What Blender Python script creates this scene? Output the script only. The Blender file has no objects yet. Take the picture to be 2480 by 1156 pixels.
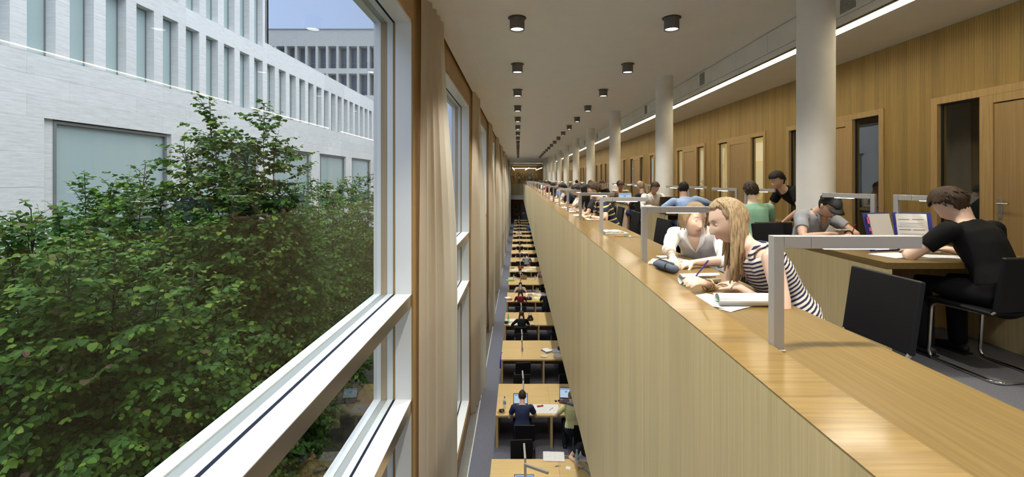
import bpy, bmesh, math, random
import numpy as np
from mathutils import Vector, Matrix, noise, Quaternion

# ---------------------------------------------------------------- camera, sky, sun, exposure
SC = bpy.context.scene
COL = SC.collection
FPX, VPX, VPY, EYE = 1113.0, 1255.0, 434.0, 1.33
cam_data = bpy.data.cameras.new('camera')
cam = bpy.data.objects.new('camera', cam_data)
COL.objects.link(cam)
cam.location = (0, 0, EYE)
cam.rotation_euler = (math.pi/2, 0, 0)
cam_data.sensor_fit = 'HORIZONTAL'
cam_data.sensor_width = 36.0
cam_data.lens = 36.0*FPX/2480.0
cam_data.shift_x = -(VPX-1240.0)/2480.0
cam_data.shift_y = (VPY-578.0)/2480.0
cam_data.clip_start = 0.05
cam_data.clip_end = 500
SC.camera = cam
SC.view_settings.view_transform = 'Standard'
SC.view_settings.look = 'None'
SC.view_settings.gamma = 1.0
SC.view_settings.use_curve_mapping = False
SC.view_settings.exposure = 0.0
SC.cycles.max_bounces = 9
SC.cycles.diffuse_bounces = 5
SC.cycles.transparent_max_bounces = 16
SC.cycles.sample_clamp_indirect = 6.0
SC.cycles.caustics_reflective = False
SC.cycles.caustics_refractive = False

world = bpy.data.worlds.new('dusk_sky')
SC.world = world
world.use_nodes = True
_nt = world.node_tree
_nt.nodes.clear()
_out = _nt.nodes.new('ShaderNodeOutputWorld')
_bg = _nt.nodes.new('ShaderNodeBackground')
_tc = _nt.nodes.new('ShaderNodeTexCoord')
_sep = _nt.nodes.new('ShaderNodeSeparateXYZ')
_rp = _nt.nodes.new('ShaderNodeValToRGB')
_rp.color_ramp.elements[0].position = 0.0
_rp.color_ramp.elements[0].color = (0.40, 0.49, 0.71, 1)
_rp.color_ramp.elements[1].position = 1.0
_rp.color_ramp.elements[1].color = (3.1, 3.2, 3.4, 1)
_e = _rp.color_ramp.elements.new(0.42)
_e.color = (0.35, 0.45, 0.71, 1)
_nt.links.new(_tc.outputs['Generated'], _sep.inputs[0])
_nt.links.new(_sep.outputs['Z'], _rp.inputs[0])
_nt.links.new(_rp.outputs[0], _bg.inputs['Color'])
_bg.inputs['Strength'].default_value = 1.5
_nt.links.new(_bg.outputs[0], _out.inputs[0])

# soft evening sun behind thin cloud, coming over the roof of the reading room
_sd = bpy.data.lights.new('sun', 'SUN')
_sd.energy = 1.7
_sd.angle = 1.75
_sd.color = (1.0, 0.97, 0.93)
sun = bpy.data.objects.new('sun', _sd)
COL.objects.link(sun)
sun.rotation_euler = Vector((-0.62, 0.14, -0.78)).to_track_quat('-Z', 'Y').to_euler()

# ---------------------------------------------------------------- helpers
random.seed(7)
R = random.Random(11)

def lin(r, g, b):
    f = lambda c: (c/255.0/12.92) if c/255.0 <= 0.04045 else ((c/255.0+0.055)/1.055)**2.4
    return (f(r), f(g), f(b), 1.0)

def mat(name, color, rough=0.5, metal=0.0, spec=0.5, emit=None, estr=0.0, coat=0.0, trans=0.0, alpha=1.0, sheen=0.0):
    m = bpy.data.materials.new(name)
    m.use_nodes = True
    b = m.node_tree.nodes['Principled BSDF']
    b.inputs['Base Color'].default_value = color if len(color) == 4 else (*color, 1)
    b.inputs['Roughness'].default_value = rough
    b.inputs['Metallic'].default_value = metal
    b.inputs['Specular IOR Level'].default_value = spec
    b.inputs['Coat Weight'].default_value = coat
    b.inputs['Coat Roughness'].default_value = 0.15
    b.inputs['Transmission Weight'].default_value = trans
    b.inputs['Sheen Weight'].default_value = sheen
    if emit:
        b.inputs['Emission Color'].default_value = emit
        b.inputs['Emission Strength'].default_value = estr
    return m

def nodes_of(m):
    nt = m.node_tree
    return nt, nt.nodes['Principled BSDF']

def wood_mat(name, c1, c2, c3, scale, rough=0.4, coat=0.0, coords='Object', rib=0.0, band=0.0, bump=0.05, band_w=0.25, rand=0.10):
    """oak veneer; scale = (x, y, z) noise scale, small along the grain. rib: period of fine flutes along Y"""
    m = mat(name, c1, rough, coat=coat)
    nt, b = nodes_of(m)
    N, L = nt.nodes, nt.links
    tc = N.new('ShaderNodeTexCoord')
    mp = N.new('ShaderNodeMapping'); mp.inputs['Scale'].default_value = scale
    L.new(tc.outputs[coords], mp.inputs[0])
    n1 = N.new('ShaderNodeTexNoise'); n1.inputs['Scale'].default_value = 1.0; n1.inputs['Detail'].default_value = 6
    n1.inputs['Roughness'].default_value = 0.65; n1.inputs['Distortion'].default_value = 0.4
    L.new(mp.outputs[0], n1.inputs[0])
    rp = N.new('ShaderNodeValToRGB')
    rp.color_ramp.elements[0].position = 0.30; rp.color_ramp.elements[0].color = c2
    rp.color_ramp.elements[1].position = 0.72; rp.color_ramp.elements[1].color = c3
    e = rp.color_ramp.elements.new(0.5); e.color = c1
    L.new(n1.outputs['Fac'], rp.inputs[0])
    col = rp.outputs[0]
    oi = N.new('ShaderNodeObjectInfo')
    hsv = N.new('ShaderNodeHueSaturation')
    mr = N.new('ShaderNodeMapRange'); mr.inputs['To Min'].default_value = 1.0-rand; mr.inputs['To Max'].default_value = 1.0+rand
    L.new(oi.outputs['Random'], mr.inputs['Value'])
    L.new(mr.outputs[0], hsv.inputs['Value'])
    L.new(col, hsv.inputs['Color'])
    col = hsv.outputs[0]
    hgt = n1.outputs['Fac']
    if band:
        sp = N.new('ShaderNodeSeparateXYZ'); L.new(tc.outputs[coords], sp.inputs[0])
        mu = N.new('ShaderNodeMath'); mu.operation = 'DIVIDE'; mu.inputs[1].default_value = band_w
        L.new(sp.outputs['Y'], mu.inputs[0])
        fl = N.new('ShaderNodeMath'); fl.operation = 'FLOOR'; L.new(mu.outputs[0], fl.inputs[0])
        wn = N.new('ShaderNodeTexWhiteNoise'); wn.noise_dimensions = '1D'; L.new(fl.outputs[0], wn.inputs['W'])
        m2 = N.new('ShaderNodeMapRange'); m2.inputs['To Min'].default_value = 1.0-band; m2.inputs['To Max'].default_value = 1.0+band
        L.new(wn.outputs['Value'], m2.inputs['Value'])
        h2 = N.new('ShaderNodeHueSaturation'); L.new(col, h2.inputs['Color']); L.new(m2.outputs[0], h2.inputs['Value'])
        col = h2.outputs[0]
    bp = N.new('ShaderNodeBump'); bp.inputs['Strength'].default_value = bump; bp.inputs['Distance'].default_value = 0.002
    L.new(hgt, bp.inputs['Height'])
    last = bp
    if rib:
        sp = N.new('ShaderNodeSeparateXYZ'); L.new(tc.outputs[coords], sp.inputs[0])
        mu = N.new('ShaderNodeMath'); mu.operation = 'MULTIPLY'; mu.inputs[1].default_value = 2*math.pi/rib
        L.new(sp.outputs['Y'], mu.inputs[0])
        sn = N.new('ShaderNodeMath'); sn.operation = 'SINE'; L.new(mu.outputs[0], sn.inputs[0])
        b2 = N.new('ShaderNodeBump'); b2.inputs['Strength'].default_value = 0.6; b2.inputs['Distance'].default_value = 0.003
        L.new(sn.outputs[0], b2.inputs['Height']); L.new(bp.outputs[0], b2.inputs['Normal'])
        last = b2
    L.new(col, b.inputs['Base Color'])
    L.new(last.outputs[0], b.inputs['Normal'])
    return m

def noise_mat(name, c1, c2, scale=(20, 20, 20), rough=0.8, bump=0.1, dist=0.004, metal=0.0, detail=4, lo=0.35, hi=0.65, coords='Object', spec=0.4):
    m = mat(name, c1, rough, metal, spec)
    nt, b = nodes_of(m)
    N, L = nt.nodes, nt.links
    tc = N.new('ShaderNodeTexCoord')
    mp = N.new('ShaderNodeMapping'); mp.inputs['Scale'].default_value = scale
    L.new(tc.outputs[coords], mp.inputs[0])
    n1 = N.new('ShaderNodeTexNoise'); n1.inputs['Scale'].default_value = 1.0; n1.inputs['Detail'].default_value = detail
    L.new(mp.outputs[0], n1.inputs[0])
    rp = N.new('ShaderNodeValToRGB')
    rp.color_ramp.elements[0].position = lo; rp.color_ramp.elements[0].color = c1
    rp.color_ramp.elements[1].position = hi; rp.color_ramp.elements[1].color = c2
    L.new(n1.outputs['Fac'], rp.inputs[0])
    L.new(rp.outputs[0], b.inputs['Base Color'])
    if bump:
        bp = N.new('ShaderNodeBump'); bp.inputs['Strength'].default_value = bump; bp.inputs['Distance'].default_value = dist
        L.new(n1.outputs['Fac'], bp.inputs['Height']); L.new(bp.outputs[0], b.inputs['Normal'])
    return m

def glass_mat(name, tint=(0.93, 0.97, 0.95, 1), gain=1.0):
    """thin pane: clear, reflecting by angle"""
    m = bpy.data.materials.new(name); m.use_nodes = True
    nt = m.node_tree; nt.nodes.clear()
    N, L = nt.nodes, nt.links
    o = N.new('ShaderNodeOutputMaterial'); mx = N.new('ShaderNodeMixShader')
    tr = N.new('ShaderNodeBsdfTransparent'); tr.inputs[0].default_value = tint
    gl = N.new('ShaderNodeBsdfGlossy'); gl.inputs['Roughness'].default_value = 0.0
    fr = N.new('ShaderNodeFresnel'); fr.inputs['IOR'].default_value = 1.5
    ge = N.new('ShaderNodeNewGeometry'); ior = N.new('ShaderNodeMath'); ior.operation = 'MULTIPLY_ADD'
    ior.inputs[1].default_value = 1/1.5-1.5; ior.inputs[2].default_value = 1.5       # a thin pane reflects alike from both sides
    L.new(ge.outputs['Backfacing'], ior.inputs[0]); L.new(ior.outputs[0], fr.inputs['IOR'])
    mu = N.new('ShaderNodeMath'); mu.operation = 'MULTIPLY'; mu.inputs[1].default_value = gain; mu.use_clamp = True
    L.new(fr.outputs[0], mu.inputs[0]); L.new(mu.outputs[0], mx.inputs[0])
    L.new(tr.outputs[0], mx.inputs[1]); L.new(gl.outputs[0], mx.inputs[2]); L.new(mx.outputs[0], o.inputs[0])
    return m

def emit_mat(name, col, strength):
    m = bpy.data.materials.new(name); m.use_nodes = True
    nt = m.node_tree; nt.nodes.clear()
    o = nt.nodes.new('ShaderNodeOutputMaterial'); e = nt.nodes.new('ShaderNodeEmission')
    e.inputs[0].default_value = col; e.inputs[1].default_value = strength
    nt.links.new(e.outputs[0], o.inputs[0])
    return m

class MB:
    """collects shapes, then links them as one mesh object"""
    def __init__(self):
        self.v, self.f, self.mi, self.sm = [], [], [], []
    def add(self, verts, faces, mi=0, smooth=False):
        k = len(self.v)
        self.v += [tuple(p) for p in verts]
        self.f += [tuple(i+k for i in q) for q in faces]
        self.mi += [mi]*len(faces); self.sm += [smooth]*len(faces)
        return self
    def box(self, x0, x1, y0, y1, z0, z1, mi=0, M=None, ch=0.0):
        if ch <= 0:
            v = [(x, y, z) for z in (z0, z1) for y in (y0, y1) for x in (x0, x1)]
            f = [(0, 2, 3, 1), (4, 5, 7, 6), (0, 1, 5, 4), (2, 6, 7, 3), (0, 4, 6, 2), (1, 3, 7, 5)]
        else:                      # chamfer every edge
            bm = bmesh.new()
            bmesh.ops.create_cube(bm, size=1.0)
            for q in bm.verts:
                q.co = Vector(((x0+x1)/2+q.co.x*(x1-x0), (y0+y1)/2+q.co.y*(y1-y0), (z0+z1)/2+q.co.z*(z1-z0)))
            bmesh.ops.bevel(bm, geom=bm.edges[:], offset=ch, segments=1, affect='EDGES')
            v = [tuple(q.co) for q in bm.verts]
            bm.verts.index_update()
            f = [tuple(q.index for q in p.verts) for p in bm.faces]
            bm.free()
        if M is not None: v = [tuple(M @ Vector(p)) for p in v]
        return self.add(v, f, mi)
    def tube(self, pts, r, n=8, mi=0, smooth=True, caps=True):
        st = [(Vector(p), (r if not isinstance(r, (list, tuple)) else r[i])) for i, p in enumerate(pts)]
        return self.loft([(p, q, q) for p, q in st], n, mi=mi, dome=False, smooth=smooth)
    def loft(self, st, n=10, ref=None, mi=0, dome=True, smooth=True):
        """st: (center, rx, ry); rx lies along ref (projected)"""
        P = [Vector(s[0]) for s in st]
        k = len(P)
        T = []
        for i in range(k):
            a = P[max(0, i-1)]; b = P[min(k-1, i+1)]
            t = (b-a); T.append(t.normalized() if t.length > 1e-9 else Vector((0, 0, 1)))
        if ref is None:
            ref = Vector((1, 0, 0)) if abs(T[0].x) < 0.8 else Vector((0, 1, 0))
        ref = Vector(ref)
        rings = []
        sx = None
        for i in range(k):
            base = ref if sx is None or ref is not None else sx
            s = base - T[i]*base.dot(T[i])
            if s.length < 1e-4: s = sx if sx is not None else T[i].orthogonal()
            sx = s.normalized(); sy = T[i].cross(sx)
            rings.append((P[i], sx, sy, st[i][1], st[i][2], T[i]))
        full = []
        if dome:
            p, a, b, rx, ry, t = rings[0]; rm = min(rx, ry)
            for ang in (80, 50, 25):
                c, s_ = math.cos(math.radians(ang)), math.sin(math.radians(ang))
                full.append((p-t*rm*s_, a, b, rx*c, ry*c, t))
        full += rings
        if dome:
            p, a, b, rx, ry, t = rings[-1]; rm = min(rx, ry)
            for ang in (25, 50, 80):
                c, s_ = math.cos(math.radians(ang)), math.sin(math.radians(ang))
                full.append((p+t*rm*s_, a, b, rx*c, ry*c, t))
        v, f = [], []
        for p, a, b, rx, ry, t in full:
            for j in range(n):
                an = 2*math.pi*j/n
                v.append(p + a*rx*math.cos(an) + b*ry*math.sin(an))
        m = len(full)
        for i in range(m-1):
            for j in range(n):
                f.append((i*n+j, i*n+(j+1) % n, (i+1)*n+(j+1) % n, (i+1)*n+j))
        f.append(tuple(reversed(range(n)))); f.append(tuple((m-1)*n+j for j in range(n)))
        return self.add(v, f, mi, smooth)
    def cyl(self, x, y, z0, z1, r, n=24, mi=0, r1=None, smooth=True):
        r1 = r if r1 is None else r1
        v = [(x+r*math.cos(2*math.pi*j/n), y+r*math.sin(2*math.pi*j/n), z0) for j in range(n)]
        v += [(x+r1*math.cos(2*math.pi*j/n), y+r1*math.sin(2*math.pi*j/n), z1) for j in range(n)]
        self.add(v, [(j, (j+1) % n, n+(j+1) % n, n+j) for j in range(n)], mi, smooth)
        self.add(v, [tuple(reversed(range(n))), tuple(range(n, 2*n))], mi, False)
        return self
    def lathe(self, prof, n=24, mi=0, c=(0, 0, 0)):
        v = [(c[0]+r*math.cos(2*math.pi*j/n), c[1]+r*math.sin(2*math.pi*j/n), c[2]+z) for r, z in prof for j in range(n)]
        f = [(i*n+j, i*n+(j+1) % n, (i+1)*n+(j+1) % n, (i+1)*n+j) for i in range(len(prof)-1) for j in range(n)]
        return self.add(v, f, mi, True)
    def quad(self, a, b, c, d, mi=0):
        return self.add([a, b, c, d], [(0, 1, 2, 3)], mi)
    def mesh(self, name, mats):
        me = bpy.data.meshes.new(name)
        me.from_pydata(self.v, [], self.f)
        for m in (mats if isinstance(mats, (list, tuple)) else [mats]): me.materials.append(m)
        me.polygons.foreach_set('material_index', self.mi)
        me.polygons.foreach_set('use_smooth', self.sm)
        me.update()
        return me
    def build(self, name, mats, parent=None, loc=None, rot=None):
        return link(name, self.mesh(name, mats), parent, loc, rot)

def link(name, me, parent=None, loc=None, rot=None):
    o = bpy.data.objects.new(name, me)
    COL.objects.link(o)
    if parent is not None: o.parent = parent
    if loc is not None: o.location = loc
    if rot is not None: o.rotation_euler = rot
    return o

def tag(o, label=None, cat=None, group=None, kind=None):
    if label: o['label'] = label
    if cat: o['category'] = cat
    if group: o['group'] = group
    if kind: o['kind'] = kind
    return o

def thing(name, label, cat, loc=(0, 0, 0), rz=0.0, group=None, kind=None):
    o = bpy.data.objects.new(name, None)
    COL.objects.link(o)
    o.empty_display_size = 0.05
    o.location = loc; o.rotation_euler = (0, 0, rz)
    return tag(o, label, cat, group, kind)

KIDS = {}
def copy_tree(o, parent=None):
    c = o.copy(); COL.objects.link(c)
    if parent is not None: c.parent = parent
    for ch in o.children: copy_tree(ch, c)
    return c

def bevel(o, w=0.003, seg=2):
    m = o.modifiers.new('edge', 'BEVEL'); m.width = w; m.segments = seg; m.limit_method = 'ANGLE'
    return o

ORD = ['first', 'second', 'third', 'fourth', 'fifth', 'sixth', 'seventh', 'eighth', 'ninth', 'tenth', 'eleventh', 'twelfth', 'thirteenth',
       'fourteenth', 'fifteenth', 'sixteenth', 'seventeenth', 'eighteenth', 'nineteenth', 'twentieth']
def ordn(i):
    if i < 20: return ORD[i]
    t = {2: 'twenty', 3: 'thirty', 4: 'forty', 5: 'fifty'}[(i+1)//10]
    u = (i+1) % 10
    return (t + '-' + ORD[u-1]) if u else t[:-1] + 'ieth'

def px(x, y, Y):
    """point of the place seen at photo pixel (x, y) at distance Y, for measuring"""
    return Vector(((x-VPX)*Y/FPX, Y, EYE-(y-VPY)*Y/FPX))
# ---------------------------------------------------------------- materials
M = {}
M['plaster'] = noise_mat('ceiling_plaster', (0.89, 0.89, 0.87, 1), (0.91, 0.91, 0.89, 1), (3, 3, 3), 0.9, 0.02)
M['plaster_col'] = noise_mat('column_plaster', (0.78, 0.76, 0.71, 1), (0.82, 0.80, 0.75, 1), (4, 4, 4), 0.75, 0.02)
M['bulk'] = noise_mat('bulkhead_paint', (0.76, 0.77, 0.73, 1), (0.80, 0.81, 0.77, 1), (3, 3, 3), 0.7, 0.02)
OAK1, OAK2, OAK3 = (0.165, 0.104, 0.027, 1), (0.125, 0.076, 0.018, 1), (0.205, 0.133, 0.037, 1)
PAL1, PAL2, PAL3 = (0.57, 0.455, 0.235, 1), (0.49, 0.385, 0.185, 1), (0.64, 0.525, 0.285, 1)
M['oak_desk'] = wood_mat('oak_desk', OAK1, OAK2, OAK3, (70, 1.6, 70), 0.42, coat=0.0)
M['oak_ledge'] = wood_mat('oak_ledge', (0.235, 0.15, 0.046, 1), (0.155, 0.094, 0.024, 1), (0.30, 0.20, 0.068, 1), (2.5, 60, 60), 0.30, coat=0.35, bump=0.12)
M['oak_table'] = wood_mat('oak_table', (0.64, 0.455, 0.20, 1), (0.56, 0.385, 0.155, 1), (0.70, 0.515, 0.245, 1), (2.0, 60, 60), 0.4, rand=0.06)
M['oak_parapet'] = wood_mat('oak_parapet', PAL1, PAL2, PAL3, (70, 75, 1.1), 0.42, band=0.07, band_w=0.16, rand=0.07)
M['oak_panel'] = wood_mat('oak_panel', PAL1, PAL2, PAL3, (60, 60, 1.2), 0.45, band=0.05, band_w=0.2)
M['oak_wall'] = wood_mat('oak_wall', (0.40, 0.265, 0.075, 1), (0.33, 0.21, 0.052, 1), (0.46, 0.315, 0.10, 1), (40, 60, 0.9), 0.5, band=0.10, band_w=0.09, rand=0.06)
M['oak_flute'] = wood_mat('oak_flute', (0.40, 0.265, 0.075, 1), (0.33, 0.21, 0.052, 1), (0.46, 0.315, 0.10, 1), (40, 60, 0.9), 0.5, band=0.12, band_w=0.09, rib=0.03, rand=0.06)
M['oak_frame'] = wood_mat('oak_frame', (0.50, 0.335, 0.135, 1), (0.42, 0.27, 0.10, 1), (0.57, 0.40, 0.18, 1), (50, 50, 1.5), 0.42, rand=0.05)
M['oak_door'] = wood_mat('oak_door', (0.46, 0.30, 0.12, 1), (0.39, 0.245, 0.09, 1), (0.53, 0.365, 0.16, 1), (40, 70, 0.8), 0.42, band=0.07, band_w=0.12, rand=0.06)
M['oak_trim'] = wood_mat('oak_trim', (0.38, 0.23, 0.08, 1), (0.30, 0.175, 0.055, 1), (0.45, 0.29, 0.11, 1), (50, 50, 1.0), 0.45)
M['alu'] = mat('window_aluminium', (0.88, 0.90, 0.91, 1), 0.34, 0.15)
M['alu_in'] = mat('window_aluminium_inner', (0.90, 0.91, 0.91, 1), 0.30, 0.15)
M['alu_grey'] = mat('window_groove', (0.36, 0.38, 0.38, 1), 0.4, 0.3)
M['gasket'] = mat('gasket', (0.012, 0.016, 0.035, 1), 0.7, spec=0.15)
M['warm_reflect'] = mat('satin_aluminium_warm_reflection', (0.62, 0.56, 0.48, 1), 0.22, 0.9)  # plain aluminium face; the room's warm reflection is put into its colour
M['pane'] = glass_mat('pane_glass', (0.84, 0.89, 0.865, 1), 1.0)
M['pane_in'] = glass_mat('inner_glass', (0.80, 0.86, 0.84, 1), 3.2)
M['curtain'] = mat('curtain_cloth', (0.76, 0.68, 0.54, 1), 0.85, sheen=0.2)
def _curtain():
    nt, b = nodes_of(M['curtain'])
    tr = nt.nodes.new('ShaderNodeBsdfTranslucent'); tr.inputs[0].default_value = (0.75, 0.68, 0.55, 1)
    mx = nt.nodes.new('ShaderNodeMixShader'); mx.inputs[0].default_value = 0.40
    o = nt.nodes['Material Output']
    nt.links.new(b.outputs[0], mx.inputs[1]); nt.links.new(tr.outputs[0], mx.inputs[2]); nt.links.new(mx.outputs[0], o.inputs[0])
_curtain()
M['carpet'] = noise_mat('carpet_upper', (0.095, 0.097, 0.112, 1), (0.145, 0.148, 0.168, 1), (120, 120, 120), 0.95, 0.4, 0.004, lo=0.3, hi=0.7)
M['carpet_low'] = noise_mat('carpet_lower', (0.115, 0.120, 0.150, 1), (0.165, 0.170, 0.205, 1), (60, 60, 60), 0.95, 0.3, 0.004, lo=0.3, hi=0.7)
M['white'] = mat('white_paint', (0.80, 0.80, 0.78, 1), 0.6)
M['dark'] = mat('dark_gap', (0.02, 0.02, 0.02, 1), 0.8)
M['can'] = mat('can_paint', (0.135, 0.125, 0.115, 1), 0.5)
M['can_rim'] = mat('can_flange', (0.06, 0.055, 0.055, 1), 0.5)
M['can_light'] = emit_mat('can_light', (1.0, 0.95, 0.85, 1), 6.0)
M['strip_light'] = emit_mat('strip_light', (1.0, 0.87, 0.60, 1), 17.5)
M['lamp'] = mat('lamp_aluminium', (0.44, 0.43, 0.41, 1), 0.45, 0.35)
M['lamp_light'] = emit_mat('lamp_light', (1.0, 0.93, 0.80, 1), 30.0)
M['black'] = mat('black_leather', (0.012, 0.012, 0.014, 1), 0.42)
M['chair'] = mat('chair_shell', (0.007, 0.0075, 0.009, 1), 0.55, spec=0.3)
M['chrome'] = mat('chrome', (0.75, 0.74, 0.72, 1), 0.12, 1.0)
M['steel'] = mat('brushed_steel', (0.52, 0.50, 0.47, 1), 0.35, 1.0)
M['paper'] = mat('paper', (0.80, 0.79, 0.76, 1), 0.8)
M['cream'] = mat('book_paper', (0.72, 0.64, 0.46, 1), 0.8)

def stone_mat(name, a, b_, s=(1.5, 1.5, 18)):
    m = noise_mat(name, a, b_, s, 0.75, 0.15, 0.01, detail=9, lo=0.30, hi=0.70)
    nt, b = nodes_of(m)
    N, L = nt.nodes, nt.links
    tc = N.new('ShaderNodeTexCoord'); mp = N.new('ShaderNodeMapping'); mp.inputs['Scale'].default_value = (3.6, 3.6, 52)
    L.new(tc.outputs['Object'], mp.inputs[0])
    n = N.new('ShaderNodeTexNoise'); n.inputs['Scale'].default_value = 1; n.inputs['Detail'].default_value = 8; n.inputs['Roughness'].default_value = 0.75
    L.new(mp.outputs[0], n.inputs[0])
    mr = N.new('ShaderNodeMapRange'); mr.inputs['From Min'].default_value = 0.28; mr.inputs['From Max'].default_value = 0.46
    mr.inputs['To Min'].default_value = 0.60; mr.inputs['To Max'].default_value = 1.0
    L.new(n.outputs['Fac'], mr.inputs['Value'])
    oi = N.new('ShaderNodeObjectInfo'); m3 = N.new('ShaderNodeMapRange'); m3.inputs['To Min'].default_value = 0.955; m3.inputs['To Max'].default_value = 1.05
    L.new(oi.outputs['Random'], m3.inputs['Value'])
    mu = N.new('ShaderNodeMath'); mu.operation = 'MULTIPLY'; L.new(mr.outputs[0], mu.inputs[0]); L.new(m3.outputs[0], mu.inputs[1])
    hs = N.new('ShaderNodeHueSaturation'); L.new(mu.outputs[0], hs.inputs['Value'])
    src = b.inputs['Base Color'].links[0].from_socket
    L.new(src, hs.inputs['Color']); L.new(hs.outputs[0], b.inputs['Base Color'])
    return m
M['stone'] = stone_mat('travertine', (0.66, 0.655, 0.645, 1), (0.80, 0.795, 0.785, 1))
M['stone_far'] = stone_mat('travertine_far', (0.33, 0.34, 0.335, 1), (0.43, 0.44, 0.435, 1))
M['blind'] = mat('window_blind', (0.43, 0.53, 0.53, 1), 0.12, spec=0.5)
M['glass_dark'] = mat('window_glass_dark', (0.10, 0.13, 0.18, 1), 0.08, spec=0.8)
M['win_frame'] = mat('window_frame_metal', (0.25, 0.27, 0.28, 1), 0.4, 0.3)
M['asphalt'] = noise_mat('courtyard_soil', (0.05, 0.045, 0.035, 1), (0.10, 0.09, 0.07, 1), (3, 3, 3), 0.95, 0.3)

# ---------------------------------------------------------------- room shell
ZC, ZL, YB, YE = EYE+2.243, EYE-6.0, -5.0, 63.0     # ceiling, lower floor, back end, far gallery
XW = 5.13
def struct(name, mb, m, label, cat=None, parent=None):
    o = mb.build(name, m, parent)
    tag(o, label, cat, None, 'structure')
    return o

mb = MB(); mb.box(-1.9, 7.0, YB-0.3, 76, ZL-0.3, ZL)
struct('floor', mb, M['carpet_low'], 'blue-grey carpet of the lower reading hall', 'floor')
mb = MB(); mb.box(0.72, XW, YB, YE+0.2, -0.2, 0.0); mb.box(-1.2, XW, YE+0.2, 76, -0.2, 0.0)
struct('floor', mb, M['carpet'], 'dark grey carpet of the upper gallery', 'floor')
mb = MB(); mb.box(0.72, XW, YB, YE+0.2, -1.45, -0.2); mb.box(-1.2, XW, YE+0.5, 76, -1.45, -0.2)
struct('ceiling', mb, M['plaster'], 'thick slab under the gallery, ceiling of the space below', 'ceiling')

# ceiling over hall and gallery
mb = MB(); mb.box(-0.84, 3.86, YB, 56.0, ZC, ZC+0.25)
struct('ceiling', mb, M['plaster'], 'smooth plaster ceiling with two rows of can lights', 'ceiling')
mb = MB(); mb.box(-1.15, -0.84, YB, 56.0, ZC-0.012, ZC+0.25); mb.box(-1.17, -1.15, YB, 56, ZC-0.012, ZC+0.25)
struct('trim_1', mb, M['plaster'], 'plaster band of ceiling along the curtain slot', 'trim')
mb = MB(); mb.box(-1.67, -1.0, YB, 76, ZC+0.22, ZC+0.25)
struct('ceiling', mb, M['dark'], 'dark top of the curtain slot', 'ceiling')
mb = MB(); mb.box(-1.67, 7.0, YB-0.3, 76, ZC+0.25, ZC+0.6)
struct('roof', mb, M['stone_far'], 'roof slab above the reading room', 'roof')
# upper storeys of this wing, seen only through what they shade
mb = MB(); mb.box(-1.67, -1.30, YB-0.3, 76, ZC+0.25, 8.9)
struct('wall_outer', mb, M['stone'], 'stone front of the storeys above the reading room', 'wall')
# downstand and lower ceiling at the far end
mb = MB(); mb.box(-1.2, XW, 56.0, 56.4, ZC-0.06, ZC+0.25); mb.box(-1.2, XW, 56.4, 76, ZC+0.0, ZC+0.25)
struct('ceiling', mb, M['plaster'], 'ceiling of the far end behind a downstand', 'ceiling')
# end walls
mb = MB(); mb.box(-1.9, 7.0, YB-0.3, YB, ZL, ZC+0.3)
struct('wall_back', mb, M['white'], 'plain end wall of the reading room', 'wall')
mb = MB(); mb.box(-1.9, 7.0, 75.7, 76.0, ZL, ZC+0.3)
struct('wall_far', mb, M['oak_wall'], 'oak panelled wall at the far end', 'wall')
mb = MB(); mb.box(6.6, 7.0, YB, 76, ZL, -1.0)
struct('wall_lower', mb, M['oak_wall'], 'panelled wall of the lower hall under the gallery', 'wall')

# bulkhead with access panels, lip, soffit and the recessed light strip
bk = thing('ceiling_bulkhead', 'pale bulkhead of square panels above the columns', None, (0, 0, 0), 0, None, 'structure')
ZS, ZG = EYE+1.828, EYE+0.5018*3.82
mb = MB(); mb.box(3.845, 3.87, YB, 56, ZS, ZC+0.1); mb.build('backing', M['dark'], bk)
mb = MB(); mb.box(0, 0.025, 0, 1.022, 0, ZC-0.012-ZG-0.004); pm = mb.mesh('panel', M['bulk'])
y = 4.98-1.03*9
while y < 55.0:
    link('panel', pm, bk, (3.82, y, ZG+0.004)); y += 1.03
mb = MB(); mb.box(3.82, 3.90, YB, 56, ZS, ZG-0.004)
mb.build('lip', M['bulk'], bk)
vent_pts = [5.33, 9.55, 13.75, 18.0, 22.2, 26.4, 30.6, 34.8, 39.0]
mb = MB()
for i in range(14):
    for j in range(12): mb.box(-0.004, 0.001, -0.13+0.0215*j, -0.13+0.0215*j+0.012, 0.02+0.018*i, 0.02+0.018*i+0.009)
gm = mb.mesh('vent_slot', M['dark'])
for yv in vent_pts:
    o = link('vent_grille', gm, bk, (3.82, yv, ZG+0.02)); o['kind'] = 'stuff'
mb = MB(); mb.box(4.05, XW, YB, 56.0, ZS, ZC+0.25); mb.box(3.87, 4.05, YB, 56.0, ZS+0.06, ZC+0.25)
struct('ceiling', mb, M['plaster'], 'lower soffit along the panelled corridor wall', 'ceiling')
st = thing('light_strip', 'long recessed strip light running along the edge of the soffit', 'ceiling light', (3.975, 0, ZS+0.02))
mb = MB(); mb.box(-0.069, 0.069, YB, 55.9, 0, 0.01); mb.build('diffuser', M['strip_light'], st)
mb = MB(); mb.box(-0.073, -0.069, YB, 55.9, -0.005, 0.035); mb.box(0.069, 0.073, YB, 55.9, -0.005, 0.035); mb.build('profile', M['bulk'], st)

# columns
for n in range(11):
    Yc = 4.95+5.128*n
    Xc = 3.2
    if n == 0: Xc, Yc = 3.30, 5.10
    mb = MB(); mb.cyl(0, 0, 0.0, ZC, 0.186, 48)
    mb2 = MB(); mb2.cyl(0, 0, ZL, -1.45, 0.186, 32)
    o = struct('column', mb, M['plaster_col'], 'round white column, %s from the camera along the gallery' % ordn(n), 'column'); o.location = (Xc, Yc, 0)
    o['group'] = 'columns along the gallery'
    o2 = mb2.build('lower_shaft', M['plaster_col'], o)

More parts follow.
